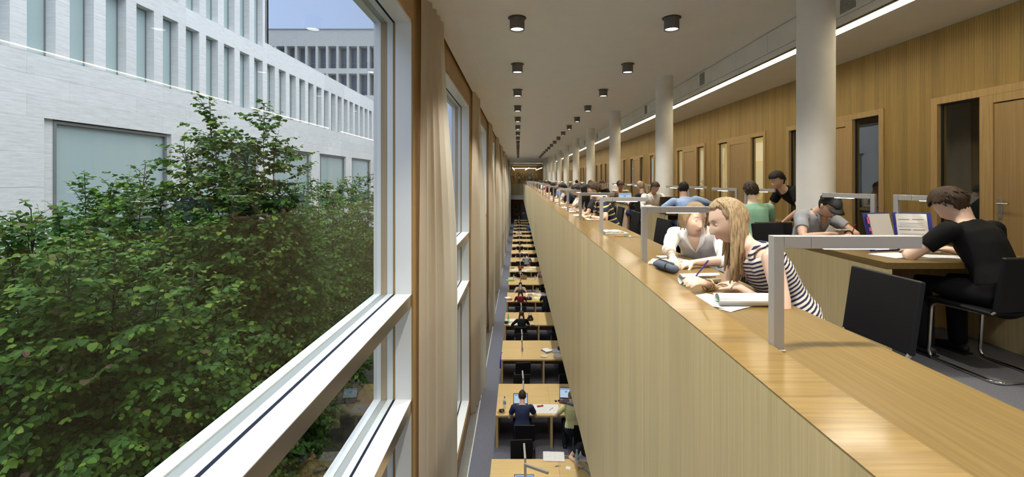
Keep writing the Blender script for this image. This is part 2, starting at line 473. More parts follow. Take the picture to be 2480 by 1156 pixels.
# ---------------------------------------------------------------- left wall, windows, curtains
WL, WP = 5.0, 6.23
wl = thing('wall_left', 'oak lined window wall of the hall', None, (0, 0, 0), 0, None, 'structure')
NW = 10
for n in range(-1, NW):
    y1 = 5.31+WP*n; y0 = y1-WL; yn = y1+WP-WL
    mb = MB(); mb.box(-1.67, -1.215, max(y1, YB)+0.002, min(yn, 76)-0.002, ZL, ZC+0.22)
    mb.build('pier_panel', M['oak_trim'], wl)
    if n < 0: continue
    mb = MB(); mb.box(-1.67, -1.215, y0, y1, 3.17, ZC+0.22); mb.build('head_panel', M['oak_trim'], wl)
    mb = MB(); mb.box(-1.67, -1.215, y0, y1, ZL, -4.30); mb.build('base_panel', M['oak_trim'], wl)
mb = MB(); mb.box(-1.67, -1.215, 5.31+WP*NW-WL, 76, ZL, ZC+0.22); mb.build('pier_panel', M['oak_trim'], wl)

PROF = [(-1.67, -1.588, 0.0, 0), (-1.588, -1.512, 0.010, 1), (-1.512, -1.448, 0.0, 0), (-1.448, -1.42, 0.003, 2), (-1.42, -1.234, 0.0, 3)]
def frame_member(axis, lo, hi, a0, a1, both=False, warm_reflect=None):
    """a bar of the window ring: 'z' bars lie flat with faces at lo/hi, 'y' bars stand"""
    mb = MB()
    for x0, x1, d, mi in PROF:
        l, h = lo+(d if both or axis != 'top' else 0), hi-d
        if axis == 'z': mb.box(x0, x1, a0, a1, lo+d, hi-d, mi)
        else: mb.box(x0, x1, lo+d, hi-d, a0, a1, mi)
    if warm_reflect: mb.box(-1.234, -1.230, a0, a1, lo, hi-0.002, 4)
    return mb
WM = [M['alu'], M['alu_grey'], M['gasket'], M['alu_in'], M['warm_reflect']]
for n in range(NW):
    y1 = 5.31+WP*n; y0 = y1-WL
    w = thing('window_%d' % (n+1), '%s tall aluminium window from the camera in the left wall' % ordn(n), 'window', (0, 0, 0), 0, 'tall windows of the hall', 'structure')
    e = 0.03
    frame_member('y', y1, y1+e, -4.3, 3.17).build('jamb', WM, w)
    frame_member('y', y0-e, y0, -4.3, 3.17).build('jamb', WM, w)
    frame_member('z', 3.136, 3.17, y0, y1).build('head', WM, w)
    frame_member('z', -4.36, -4.24, y0, y1, warm_reflect=True).build('sill', WM, w)
    for zt in (0.0, -1.22): frame_member('z', zt-0.134, zt, y0, y1, both=True, warm_reflect=True).build('transom', WM, w)
    for z0, z1 in ((0.0, 3.136), (-1.22, -0.134), (-4.24, -1.354)):
        mb = MB(); mb.quad((-1.434, y0, z0), (-1.434, y1, z0), (-1.434, y1, z1), (-1.434, y0, z1)); mb.build('pane', M['pane'], w)

def curtain_mesh(seed):
    rr = random.Random(seed)
    nz, ns = 26, 150
    ph = [rr.uniform(0, 6.28) for _ in range(6)]
    v, f = [], []
    for k in range(nz):
        t = k/(nz-1)
        z = ZC+0.05 + (ZL+0.03-(ZC+0.05))*t
        b = min(1.0, t*2.2); b = b*b*(3-2*b)
        for i in range(ns):
            s = i/(ns-1)
            A = (0.040+0.014*math.sin(ph[0]+5*s))*(0.6+0.55*b)
            w = math.sin(2*math.pi*4.6*s+ph[1]+0.35*math.sin(ph[2]+7*s)+0.25*t*math.sin(ph[3]+4*s))
            X = -1.135+A*w+(0.06+0.11*b)*s**1.3+0.02*b*math.sin(ph[4]+4*s+1.5*t)
            Y = (1.10+0.36*b)*s + 0.012*math.cos(2*math.pi*9.2*s+ph[5])
            v.append((X, Y, z))
    for k in range(nz-1):
        for i in range(ns-1):
            f.append((k*ns+i, k*ns+i+1, (k+1)*ns+i+1, (k+1)*ns+i))
    mb = MB(); mb.add(v, f, 0, True)
    return mb.mesh('curtain_cloth', M['curtain'])
for n in range(9):
    c = thing('curtain', 'floor-length beige curtain gathered beside the %s window from the camera' % ordn(n), 'curtain', (0, 5.47+WP*n, 0), 0, 'gathered curtains of the hall')
    link('cloth', curtain_mesh(n if n < 3 else 3), c)
    mb = MB(); mb.box(-1.15, -1.12, -0.05, 1.25, ZC+0.05, ZC+0.08); mb.build('track', M['alu'], c)

# convector grille in the lower floor along the windows
g = thing('floor_grille', 'metal convector grille set in the lower floor along the windows', None, (0, 0, ZL), 0, None, 'structure')
mb = MB(); mb.box(-1.20, -1.03, YB, 62, 0.001, 0.004); mb.build('channel', M['alu_grey'], g)
mb = MB(); mb.box(-1.03, -1.015, YB, 62, 0.001, 0.014); mb.build('edge_strip', M['alu'], g)
mb = MB()
yy = 6.0
while yy < 30: mb.box(-1.195, -1.035, yy, yy+0.012, 0.004, 0.010); yy += 0.03
o = mb.build('grille_bars', M['steel'], g); o['kind'] = 'stuff'

# ---------------------------------------------------------------- gallery parapet with ledge and long desk
par = thing('wall_parapet', 'oak panelled parapet between hall and gallery', None, (0, 0, 0), 0, None, 'structure')
ZLEDGE, ZD = 0.76, 0.74
PX0, PX1, DX1 = 0.685, 0.871, 1.285
y = -5.0; PW = 2.5
pmesh = None
mb = MB(); mb.box(0, 0.02, 0.0015, PW-0.0015, 0, ZLEDGE-0.0045+1.47); pmesh = mb.mesh('panel', M['oak_parapet'])
while y < YE-0.1:
    link('panel', pmesh, par, (PX0, y, -1.47)); y += PW
mb = MB(); mb.box(PX0+0.0205, PX1, YB, YE, -1.47, ZLEDGE-0.0045); mb.build('core', M['oak_trim'], par)
mb = MB(); mb.box(0, PX1-PX0+0.0005, 0.0004, PW-0.0004, 0, 0.004); lmesh = mb.mesh('ledge_board', M['oak_ledge'])
y = -5.0
while y < YE-0.1:
    link('ledge_board', lmesh, par, (PX0-0.0005, y, ZLEDGE-0.004)); y += PW
# end gallery parapet across the hall
mb = MB()
pe = thing('wall_end_parapet', 'oak panelled parapet of the far cross gallery above a white beam', None, (0, 0, 0), 0, None, 'structure')
for i in range(4):
    mb = MB(); mb.box(-1.2+0.47*i+0.002, -1.2+0.47*(i+1)-0.002, YE, YE+0.05, EYE-2.23, ZLEDGE-0.03); mb.build('panel', M['oak_panel'], pe)
mb = MB(); mb.box(-1.2, PX0, YE-0.02, YE+0.2, ZLEDGE-0.03, ZLEDGE); mb.build('ledge_board', M['oak_ledge'], pe)
mb = MB(); mb.box(-1.2, PX0, YE-0.05, YE+0.5, EYE-2.80, EYE-2.23); mb.build('beam', M['white'], pe)

dk = thing('reading_desk', 'long oak reading desk built along the gallery parapet', 'desk', (0, 0, 0))
mb = MB(); mb.box(PX1+0.001, DX1, YB, YE-0.5, ZD-0.045, ZD); bevel(mb.build('desktop', M['oak_desk'], dk), 0.002)
mb = MB(); mb.box(PX1+0.002, PX1+0.03, YB, YE-0.5, 0.0, ZD-0.046); mb.build('back_panel', M['oak_parapet'], dk)
for i in range(12):
    yy = -3.4+5.0*i
    mb = MB(); mb.box(PX1+0.03, DX1-0.06, yy, yy+0.04, 0.0, ZD-0.046); mb.build('side_panel', M['oak_panel'], dk)

# ---------------------------------------------------------------- corridor wall with door units
UW, UP, U0 = 2.335, 3.078, 3.36
ZF, ZDO = 2.325, 2.14
wr = thing('wall_right', 'oak wall of fluted boards along the gallery corridor', None, (0, 0, 0), 0, None, 'structure')
NU = 17
def wpanel(y0, y1, z0, z1, m, name='panel'):
    mb = MB(); mb.box(0, 0.03, 0.0012, y1-y0-0.0012, z0, z1)
    return mb.build(name, m, wr, (XW, y0, 0))
ys = U0-UP-0.743
bd = [YB]
for n in range(-2, NU):
    a = U0+UP*n
    if a < YB+0.1: continue
    bd += [a, a+UW]
bd.append(57.0)
for i in range(0, len(bd)-1, 2):
    wpanel(bd[i], bd[i+1], 0.0, ZS+0.1, M['oak_flute'])
for i in range(1, len(bd)-2, 2):
    mid = (bd[i]+bd[i+1])/2
    wpanel(bd[i], mid, ZF, ZS+0.1, M['oak_flute']); wpanel(mid, bd[i+1], ZF, ZS+0.1, M['oak_flute'])
mb = MB(); mb.box(XW, XW+0.2, 57, 76, 0, ZC+0.2); struct('wall_corridor', mb, M['oak_wall'], 'plain oak end of the corridor wall', 'wall')
mb = MB(); mb.box(XW-0.003, XW+0.02, YB, 56, ZS-0.004, ZS+0.004); struct('trim_2', mb, M['alu_grey'], 'thin shadow line between soffit and oak wall', 'trim')

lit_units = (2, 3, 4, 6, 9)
M['room_lit_tone'] = mat('office_wall_lit_tone', (0.78, 0.72, 0.55, 1), 0.8)  # lit copy of the office walls, lamp warmth partly in the colour
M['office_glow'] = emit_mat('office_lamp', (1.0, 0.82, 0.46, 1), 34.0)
M['room_unlit_tone'] = mat('office_wall_unlit_tone', (0.30, 0.36, 0.37, 1), 0.6)  # same walls unlit: dimness and bluish window reflection are in the colour
M['room_floor'] = mat('office_floor', (0.08, 0.08, 0.09, 1), 0.9)
for n in range(-1, NU):
    a = U0+UP*n
    if a+UW > 56: break
    d = thing('door_%d' % (n+2), '%s oak door with glass side panels, counted from the camera' % ordn(n+1) if n >= 0 else 'oak door unit beside the camera', 'door', (XW, a, 0), 0, 'office doors along the corridor', 'structure')
    fw, gw, pw = 0.085, 0.515, 0.165
    lw = UW-2*(fw+gw+pw)
    mb = MB()
    y_ = 0.0
    mb.box(-0.018, 0.10, 0, fw, 0, ZF); mb.box(-0.018, 0.10, UW-fw, UW, 0, ZF)
    mb.box(-0.018, 0.10, fw, UW-fw, ZF-0.085, ZF)
    mb.box(-0.018, 0.10, fw+gw, fw+gw+pw-0.02, 0, ZF-0.085); mb.box(-0.018, 0.10, UW-fw-gw-pw+0.02, UW-fw-gw, 0, ZF-0.085)
    mb.box(-0.018, 0.10, fw+gw+pw-0.02, UW-fw-gw-pw+0.02, ZDO+0.012, ZF-0.085)
    bevel(mb.build('frame', M['oak_frame'], d), 0.003)
    mb = MB()
    for yg in (fw, UW-fw-gw):
        mb.box(0.03, 0.045, yg, yg+0.022, 0.06, ZF-0.086); mb.box(0.03, 0.045, yg+gw-0.022, yg+gw, 0.06, ZF-0.086)
        mb.box(0.03, 0.045, yg, yg+gw, ZF-0.108, ZF-0.086); mb.box(0.03, 0.045, yg, yg+gw, 0.0, 0.06)
    mb.build('glazing_bead', M['dark'], d)
    for yg in (fw, UW-fw-gw):
        mb = MB(); mb.quad((0.04, yg, 0.02), (0.04, yg+gw, 0.02), (0.04, yg+gw, ZF-0.086), (0.04, yg, ZF-0.086)); mb.build('pane', M['pane_in'], d)
    y0, y1 = fw+gw+pw-0.016, UW-fw-gw-pw+0.016
    mb = MB(); mb.box(-0.008, 0.04, y0, y1, 0.006, ZDO); lf = bevel(mb.build('door_leaf', M['oak_door'], d), 0.003)
    hy = y1-0.065
    mb = MB(); mb.box(-0.014, -0.008, hy-0.022, hy+0.022, 0.90, 1.13, ch=0.002); mb.cyl(-0.016, hy, 0.93, 0.955, 0.006, 10)
    mb.build('lock_plate', M['steel'], lf)
    mb = MB(); mb.tube([(-0.012, hy, 1.07), (-0.055, hy, 1.07), (-0.062, hy-0.012, 1.07), (-0.062, hy-0.125, 1.07)], 0.0105, 10)
    mb.build('handle', M['chrome'], lf)
    mb = MB(); mb.cyl(0, 0, 0, 0.004, 0.022, 14); o = mb.build('room_number_disc', M['steel'], lf, (-0.0085, (y0+y1)/2, 1.62), (0, -math.pi/2, 0))
    # the room behind
    rm = M['room_lit_tone'] if n in lit_units else M['room_unlit_tone']
    mb = MB()
    mb.quad((2.2, -0.3, 0), (2.2, UW+0.3, 0), (2.2, UW+0.3, 2.6), (2.2, -0.3, 2.6))
    mb.quad((0.1, -0.3, 0), (2.2, -0.3, 0), (2.2, -0.3, 2.6), (0.1, -0.3, 2.6))
    mb.quad((0.1, UW+0.3, 0), (2.2, UW+0.3, 0), (2.2, UW+0.3, 2.6), (0.1, UW+0.3, 2.6))
    mb.quad((0.1, -0.3, 2.6), (2.2, -0.3, 2.6), (2.2, UW+0.3, 2.6), (0.1, UW+0.3, 2.6))
    mb.quad((0.1, -0.3, 0.001), (2.2, -0.3, 0.001), (2.2, UW+0.3, 0.001), (0.1, UW+0.3, 0.001), 1)
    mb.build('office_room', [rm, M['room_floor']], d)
    if n in lit_units:
        mb = MB(); mb.box(0.9, 1.2, 0.5, 1.8, 2.53, 2.57); mb.build('office_lamp', M['office_glow'], d)
mb = MB(); mb.box(XW-0.012, XW, YB, 56, 0, 0.06)
bb = thing('baseboard_right', 'dark skirting along the corridor wall', None, (0, 0, 0), 0, None, 'structure')
for i in range(0, len(bd)-1, 2):
    mb = MB(); mb.box(XW-0.012, XW, bd[i], bd[i+1], 0, 0.06); mb.build('board', M['oak_trim'], bb)

# ---------------------------------------------------------------- ceiling can lights
def make_can():
    t = thing('ceiling_spotlight', 'x', 'ceiling light')
    mb = MB(); mb.cyl(0, 0, -0.006, 0.0, 0.129, 32); mb.build('flange', M['can_rim'], t)
    mb = MB(); mb.lathe([(0.103, -0.006), (0.103, -0.167), (0.093, -0.167), (0.088, -0.135), (0.0, -0.135)], 32); mb.build('housing', M['can'], t)
    mb = MB(); mb.cyl(0, 0, -0.152, -0.148, 0.0875, 28); mb.build('diffuser', M['can_light'], t)
    return t
SPOT = []
for nm, en, ang in (('spot_hall', 240.0, 100), ('spot_gallery', 75.0, 110)):
    ld = bpy.data.lights.new(nm, 'SPOT'); ld.energy = en; ld.spot_size = math.radians(ang); ld.spot_blend = 0.7; ld.shadow_soft_size = 0.08; ld.color = (1.0, 0.95, 0.86)
    SPOT.append(ld)
can0 = make_can()
first = True
for row, xx in ((0, -0.015), (1, 2.133)):
    k = 0
    for i in range(-3, 16):
        c = can0 if first else copy_tree(can0)
        first = False
        c.location = (xx, 6.39+2.564*i, ZC)
        where = 'row above the hall' if row == 0 else 'row above the gallery'
        if i >= 0: c['label'] = 'grey can ceiling light, %s from the camera in the %s' % (ordn(i), where)
        else: c['label'] = 'grey can ceiling light over the camera, %s back in the %s' % (ordn(-i-1), where)
        c['group'] = 'can lights in the ' + where
        sp = bpy.data.objects.new('spot_beam', SPOT[row]); COL.objects.link(sp); sp.parent = c; sp.location = (0, 0, -0.172)
# ---------------------------------------------------------------- outside: courtyard, buildings
XF = -14.0
mb = MB(); mb.box(-60, -1.67, -30, 80, -5.3, -5.0)
struct('ground', mb, M['asphalt'], 'dark planted courtyard ground', 'ground')

bld = thing('building', 'pale travertine wing across the courtyard with rows of deep narrow windows', 'building', (XF, 0, 0))
def part(mb, name, m, parent): return mb.build(name, m, parent)
PF = 1.2535
Y0F = XF*-1*FPX/1190.0          # left edge of the first whole narrow opening
OPW = 0.815
YA, YZ, YT = Y0F-PF*16, 56.8, 25.76
zL0, zL1, zU0, zU1, zTop, zLow = EYE+3.64, EYE+6.46, EYE+7.24, EYE+10.3, EYE+11.2, EYE+7.5
# massive core
mb = MB(); mb.box(-10, -0.36, YA-1, YZ, -5, zLow-0.1); mb.box(-10, -0.36, YA-1, YT-0.02, zLow-0.1, zTop); part(mb, 'core', M['stone'], bld)
panels = []      # x0,x1,y0,y1,z0,z1
def course(y0, y1, z0, z1, ln, hh, x0=-0.36, x1=0.0, ofs=0.0):
    nz = max(1, round((z1-z0)/hh)); h = (z1-z0)/nz
    for k in range(nz):
        y = y0 - (0.5*ln if k % 2 else 0.0) - ofs
        while y < y1-1e-4:
            a, b = max(y, y0), min(y+ln, y1)
            if b-a > 0.02: panels.append((x0, x1, a+0.0015, b-0.0015, z0+k*h+0.0015, z0+(k+1)*h-0.0015))
            y += ln
big = [(Y0F+0.48+PF*5*k, Y0F+0.48+PF*5*k+4.98) for k in range(-3, 7)]
zB1 = EYE+1.805
course(YA, YZ, zB1, zL0, PF*2, 0.62)
course(YA, YT, zL1, zU0, PF*3, 0.80)
course(YT, YZ, zL1, zLow, PF*3, 1.2)
course(YA, YT, zU1, zTop, PF*3, 0.9)
pe_ = [YA]+[q for ab in big for q in ab]+[YZ]
for i in range(0, len(pe_)-1, 2): course(pe_[i], pe_[i+1], -5.0, zB1, 5, 1.02)
panels.sort(key=lambda p: -((p[3]-p[2])*(p[5]-p[4])/max(p[2], 3)**3 if p[3] > 11.0 else -1))
for i, p in enumerate(panels[:280]):
    mb = MB(); dx = R.uniform(-0.004, 0.0); mb.box(p[0], p[1]+dx, p[2], p[3], p[4], p[5]); part(mb, 'stone_panel', M['stone'], bld)
mb = MB()
for p in panels[280:]: mb.box(*p)
part(mb, 'stone_cladding', M['stone'], bld)['kind'] = 'stuff'
mb = MB(); mb.box(-0.5, 0.0, YT, YZ, zLow+0.003, zLow+0.06); mb.box(-10, -0.5, YT, YZ, zLow, zLow+0.2); part(mb, 'coping', M['stone'], bld)
mb = MB(); mb.box(-10, 0.0, YT-0.35, YT, zLow+0.06, zTop); part(mb, 'end_wall', M['stone'], bld)
# narrow windows and the piers between them
def pier_mesh(z0, z1):
    m_ = MB(); m_.box(-0.36, 0.0, 0, PF-OPW, z0+0.002, z1-0.002); return m_.mesh('pier', M['stone'])
def win_mesh(z0, z1):
    m_ = MB()
    m_.box(-0.36, -0.30, 0, 0.035, z0, z1); m_.box(-0.36, -0.30, OPW-0.035, OPW, z0, z1)
    m_.box(-0.36, -0.30, 0.035, OPW-0.035, z0, z0+0.05); m_.box(-0.36, -0.30, 0.035, OPW-0.035, z1-0.04, z1)
    p_ = MB(); p_.box(-0.36, -0.325, 0.035, OPW-0.035, z0+0.05, z1-0.04)
    return m_.mesh('narrow_window', M['win_frame']), p_.mesh('pane', M['blind'])
for z0, z1, ymax in ((zL0, zL1, YZ), (zU0, zU1, YT-0.3)):
    pm_, (wm_, gm_) = pier_mesh(z0, z1), win_mesh(z0, z1)
    y = YA
    while y+PF < ymax+0.2:
        link('pier', pm_, bld, (0, y+OPW, 0))
        w = link('narrow_window', wm_, bld, (0, y, 0)); link('pane', gm_, w)
        y += PF
    mb = MB(); mb.box(-0.36, 0.0, y, ymax if ymax == YZ else YT, z0, z1); part(mb, 'pier', M['stone'], bld)
# wide windows: shallow rebate, metal frame, transom, blind
m_ = MB(); W_ = 4.98
m_.box(-0.36, -0.12, 0, 0.37, -4.3, zB1, 1); m_.box(-0.36, -0.12, W_-0.10, W_, -4.3, zB1, 1)
fy0, fy1 = 0.37, W_-0.10
m_.box(-0.34, -0.09, fy0, fy0+0.085, -4.3, zB1-0.03); m_.box(-0.34, -0.09, fy1-0.085, fy1, -4.3, zB1-0.03)
m_.box(-0.34, -0.09, fy0+0.085, fy1-0.085, zB1-0.115, zB1-0.03)
m_.box(-0.34, -0.09, fy0+0.085, fy1-0.085, -0.13, 0.0); m_.box(-0.34, -0.09, fy0+0.085, fy1-0.085, -1.35, -1.22)
wm_ = m_.mesh('wide_window', [M['win_frame'], M['stone']])
p_ = MB(); p_.box(-0.36, -0.21, fy0+0.085, fy1-0.085, 0.0, zB1-0.115); p_.box(-0.36, -0.21, fy0+0.085, fy1-0.085, -1.22, -0.13); p_.box(-0.36, -0.21, fy0+0.085, fy1-0.085, -4.3, -1.35)
gm_ = p_.mesh('pane', M['blind'])
for a, b in big:
    w = link('wide_window', wm_, bld, (0, a, 0)); link('pane', gm_, w)

# far cross wing
fb = thing('building', 'farther grey stone block closing the courtyard, seen past the roof of the pale wing', 'building', (0, 57.0, 0))
P2, O2 = 1.285, 1.0
xa, xb = -19.72-P2*26, -19.72+P2*5
rows = [(EYE+13.75, EYE+16.5), (EYE+10.4, EYE+13.1), (EYE+7.0, EYE+9.7)]
zt = EYE+18.55
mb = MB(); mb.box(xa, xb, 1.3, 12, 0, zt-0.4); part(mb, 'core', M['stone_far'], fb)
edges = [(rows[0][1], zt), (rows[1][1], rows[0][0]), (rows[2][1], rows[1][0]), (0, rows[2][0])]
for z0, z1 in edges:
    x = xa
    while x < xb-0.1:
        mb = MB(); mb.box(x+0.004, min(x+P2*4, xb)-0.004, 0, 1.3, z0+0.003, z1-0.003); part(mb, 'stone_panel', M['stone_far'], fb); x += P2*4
mb = MB(); mb.box(xa-0.1, xb+0.1, -0.08, 12, zt, zt+0.12); part(mb, 'roof_edge', M['win_frame'], fb)
for z0, z1 in rows:
    m_ = MB(); m_.box(0, P2-O2, 0, 1.3, z0, z1); pm_ = m_.mesh('pier', M['stone_far'])
    m_ = MB(); m_.box(0, 0.05, 0.9, 1.0, z0, z1); m_.box(O2-0.05, O2, 0.9, 1.0, z0, z1); m_.box(0.05, O2-0.05, 0.9, 1.0, z1-0.06, z1); m_.box(0.05, O2-0.05, 0.92, 1.0, z0+0.78, z0+0.82)
    fm_ = m_.mesh('window', M['win_frame'])
    m_ = MB(); m_.box(0.05, O2-0.05, 0.97, 1.1, z0, z1-0.06); gm_ = m_.mesh('pane', M['glass_dark'])
    x = xa
    while x < xb-0.1:
        link('pier', pm_, fb, (x+O2, 0, 0)); w = link('window', fm_, fb, (x, 0, 0)); link('pane', gm_, w); x += P2
# ---------------------------------------------------------------- furniture
def lamp_proto(h=0.45, arm=0.49, w=0.036, plate=True):
    t = thing('desk_lamp', 'x', 'desk lamp')
    mb = MB()
    if not plate: mb.box(-w/2-.004, w/2+.004, -w/2-.004, w/2+.004, 0, 0.006, ch=0.001)
    else: mb.box(-0.075, 0.075, -0.035, 0.035, 0, 0.006, ch=0.001); mb.box(0.035, 0.06, -0.012, 0.012, 0.006, 0.0085, 1)
    mb.build('base_plate', [M['lamp'], M['black']], t)
    mb = MB(); mb.box(-w/2, w/2, -w/2, w/2, 0.006, h, ch=0.0012); mb.build('post', M['lamp'], t)
    s = 0.11
    mb = MB(); mb.box(w/2+0.0006, s, -w/2, w/2, h-0.043, h, ch=0.0012); mb.build('arm_root', M['lamp'], t)
    mb = MB(); mb.box(s+0.0015, arm, -w/2, w/2, h-0.043, h, ch=0.0012); a = mb.build('arm', M['lamp'], t)
    mb = MB(); mb.box(s+0.05, arm-0.11, -w/2+0.007, w/2-0.007, h-0.0455, h-0.0425); mb.build('light_strip', M['lamp_light'], a)
    return t
lampA = lamp_proto(0.395, 0.49, 0.036, False)
used = [False]
ledge_lamps = []
for i in range(-1, 35):
    o = lampA if not used[0] else copy_tree(lampA); used[0] = True
    yy = 1.587+1.667*i
    o.location = (0.891, yy, ZD)
    o['label'] = ('angular grey desk lamp on the parapet desk, %s from the camera' % ordn(i)) if i >= 0 else 'angular grey desk lamp on the parapet desk beside the camera'
    o['group'] = 'lamps along the parapet desk'
lampB = lamp_proto(0.455, 0.43, 0.034)
lb_used = [False]
def table_lamp(x, y, z, rz, label, group):
    o = lampB if not lb_used[0] else copy_tree(lampB); lb_used[0] = True
    o.location = (x, y, z); o.rotation_euler = (0, 0, rz); o['label'] = label; o['group'] = group
    return o

def chair_proto():
    t = thing('cantilever_chair', 'x', 'chair')
    mb = MB()
    mb.box(-0.215, 0.215, -0.215, 0.235, 0.435, 0.462, ch=0.008); bevel(mb.build('seat', M['chair'], t), 0.004)
    mb = MB()
    rot = Matrix.Translation((0, -0.235, 0.47))@Matrix.Rotation(math.radians(9), 4, 'X')
    mb.box(-0.215, 0.215, -0.016, 0.016, 0.0, 0.365, 0, rot, ch=0.006); bevel(mb.build('backrest', M['chair'], t), 0.004)
    r = 0.0115
    def bend(pts, rad=0.06):
        out = [Vector(pts[0])]
        for a, b, c in zip(pts, pts[1:], pts[2:]):
            a, b, c = Vector(a), Vector(b), Vector(c)
            u = b-(b-a).normalized()*rad; w = b+(c-b).normalized()*rad
            for k in range(6):
                s = k/5; out.append((1-s)**2*u+2*s*(1-s)*b+s*s*w)
        out.append(Vector(pts[-1])); return out
    x = 0.20
    pts = [(x, -0.2485, 0.555), (x, -0.231, 0.445), (x, 0.20, 0.425), (x, 0.225, r), (x, -0.24, r), (-x, -0.24, r), (-x, 0.225, r), (-x, 0.20, 0.425), (-x, -0.231, 0.445), (-x, -0.2485, 0.555)]
    mb = MB(); mb.tube(bend(pts), r, 8); mb.build('frame', M['chrome'], t)
    return t
chair0 = chair_proto(); ch_used = [False]
def chair(x, y, z, rz, label, group):
    o = chair0 if not ch_used[0] else copy_tree(chair0); ch_used[0] = True
    o.location = (x, y, z); o.rotation_euler = (0, 0, rz); o['label'] = label; o['group'] = group
    return o

# lower hall tables
TP, TD, TY0, TX0, TW = 3.17, 1.58, 10.22, -0.50, 1.24
def table_low():
    t = thing('reading_table', 'x', 'table')
    for k in range(2):
        mb = MB(); mb.box(TW*k+0.0012, TW*(k+1)-0.0012, 0, TD, 0.695, 0.74); bevel(mb.build('tabletop', M['oak_table'], t), 0.002)
    for x0 in (0.0, TW-0.025, 2*TW-0.055):
        mb = MB(); mb.box(x0+0.001, x0+0.054, 0.004, TD-0.004, 0, 0.694); mb.build('side_panel', M['oak_table'], t)
    mb = MB(); mb.box(0.06, TW-0.03, TD/2-0.015, TD/2+0.015, 0.30, 0.694); mb.box(TW+0.03, 2*TW-0.06, TD/2-0.015, TD/2+0.015, 0.30, 0.694)
    mb.build('modesty_panel', M['oak_trim'], t)
    mb = MB()
    for s in (-1, 1):
        mb.box(0.55, 0.69, TD/2+s*0.085-0.02, TD/2+s*0.085+0.02, 0.7405, 0.7425)
    mb.build('socket_plate', M['steel'], t)
    return t
tl = table_low()
GT = 'double tables of the lower hall'
for k in range(-1, 16):
    o = tl if k == -1 else copy_tree(tl)
    o.location = (TX0, TY0+TP*k, ZL)
    o['label'] = 'double oak reading table on the lower floor, %s from the camera' % ordn(k+1); o['group'] = GT
    yc = TY0+TP*k+TD/2
    where = 'the %s lower table from the camera' % ordn(k+1)
    table_lamp(0.12, yc+0.085, ZL+0.742, math.pi/2+0.03, 'grey table lamp reaching away from the camera on %s' % where, 'lamps on the lower tables')
    table_lamp(0.12, yc-0.085, ZL+0.742, (-0.52 if k == -1 else -math.pi/2-0.04), ('grey table lamp swung sideways over %s' if k == -1 else 'grey table lamp reaching towards the camera on %s') % where, 'lamps on the lower tables')
LOWCH = {}
def low_chair(k, side, half, dx=0.0, dy=0.0, rz=0.0):
    x = TX0+TW*(half+0.5)+dx
    y = (TY0+TP*k-0.10-dy) if side == 0 else (TY0+TP*k+TD+0.10+dy)
    return chair(x, y, ZL, (0 if side == 0 else math.pi)+rz, 'black cantilever chair on the %s side of the %s lower table, %s' % (('near', 'far')[side], ordn(k+1), ('by the windows', 'under the gallery')[half]), 'chairs at the lower tables')
for k in range(-1, 16):
    for side in (0, 1):
        for half in (0, 1):
            if k == -1 and side == 0: continue
            dy = {(0, 0, 0): 0.18, (0, 0, 1): 0.2, (1, 0, 0): 0.06, (1, 0, 1): 0.05, (2, 0, 0): 0.12, (3, 0, 0): 0.15}.get((k, side, half), R.uniform(-0.03, 0.12))
            low_chair(k, side, half, R.uniform(-.05, .05), dy, R.uniform(-.12, .12))

# upper gallery cross tables, each with two lamps and chairs
UX0, UX1, UD = 2.60, 3.84, 1.47
UY = [3.24, 5.90, 8.10]+[10.90+2.564*i for i in range(17)]
def table_up():
    t = thing('gallery_table', 'x', 'table')
    w = UX1-UX0
    mb = MB(); mb.box(0, w, 0, UD, 0.695, 0.74); bevel(mb.build('tabletop', M['oak_desk'], t), 0.002)
    for x0 in (0.0, w-0.04):
        mb = MB(); mb.box(x0+0.001, x0+0.039, 0.003, UD-0.003, 0, 0.6935); mb.build('side_panel', M['oak_panel'], t)
    mb = MB(); mb.box(0.04, w-0.04, UD/2-0.012, UD/2+0.012, 0.05, 0.6935); mb.build('modesty_panel', M['oak_trim'], t)
    mb = MB(); mb.box(w/2-0.08, w/2+0.08, UD/2-0.05, UD/2+0.05, 0.7402, 0.7425); mb.build('socket_plate', M['steel'], t)
    return t
tu = table_up()
for n, y in enumerate(UY):
    o = tu if n == 0 else copy_tree(tu)
    o.location = (UX0, y, 0); o['label'] = 'oak gallery table standing across the aisle, %s from the camera' % ordn(n); o['group'] = 'cross tables on the gallery'
    xc, yc = (UX0+UX1)/2, y+UD/2
    if n == 0: xc -= 0.05
    a = math.atan2(.40, -.20); b = math.atan2(-.38, .20)
    where = 'the %s gallery table from the camera' % ordn(n)
    table_lamp(xc-0.02, yc+0.10, 0.7425, a, 'grey table lamp turned to the far seat of ' + where, 'lamps on the gallery tables')
    table_lamp(xc+0.02, yc-0.10, 0.7425, b, 'grey table lamp turned to the near seat of ' + where, 'lamps on the gallery tables')
def up_chair(n, side, x=3.22, dy=0.0, rz=0.0):
    y = UY[n]-0.18-dy if side == 0 else UY[n]+UD+0.18+dy
    return chair(x, y, 0, (0 if side == 0 else math.pi)+rz, 'black cantilever chair on the %s side of the %s gallery table' % (('near', 'far')[side], ordn(n)), 'chairs at the gallery tables')

# parapet-desk chairs: backs towards the aisle
def ledge_chair(x, y, rz, lab):
    return chair(x, y, 0, math.pi/2+rz, lab, 'chairs at the parapet desk')

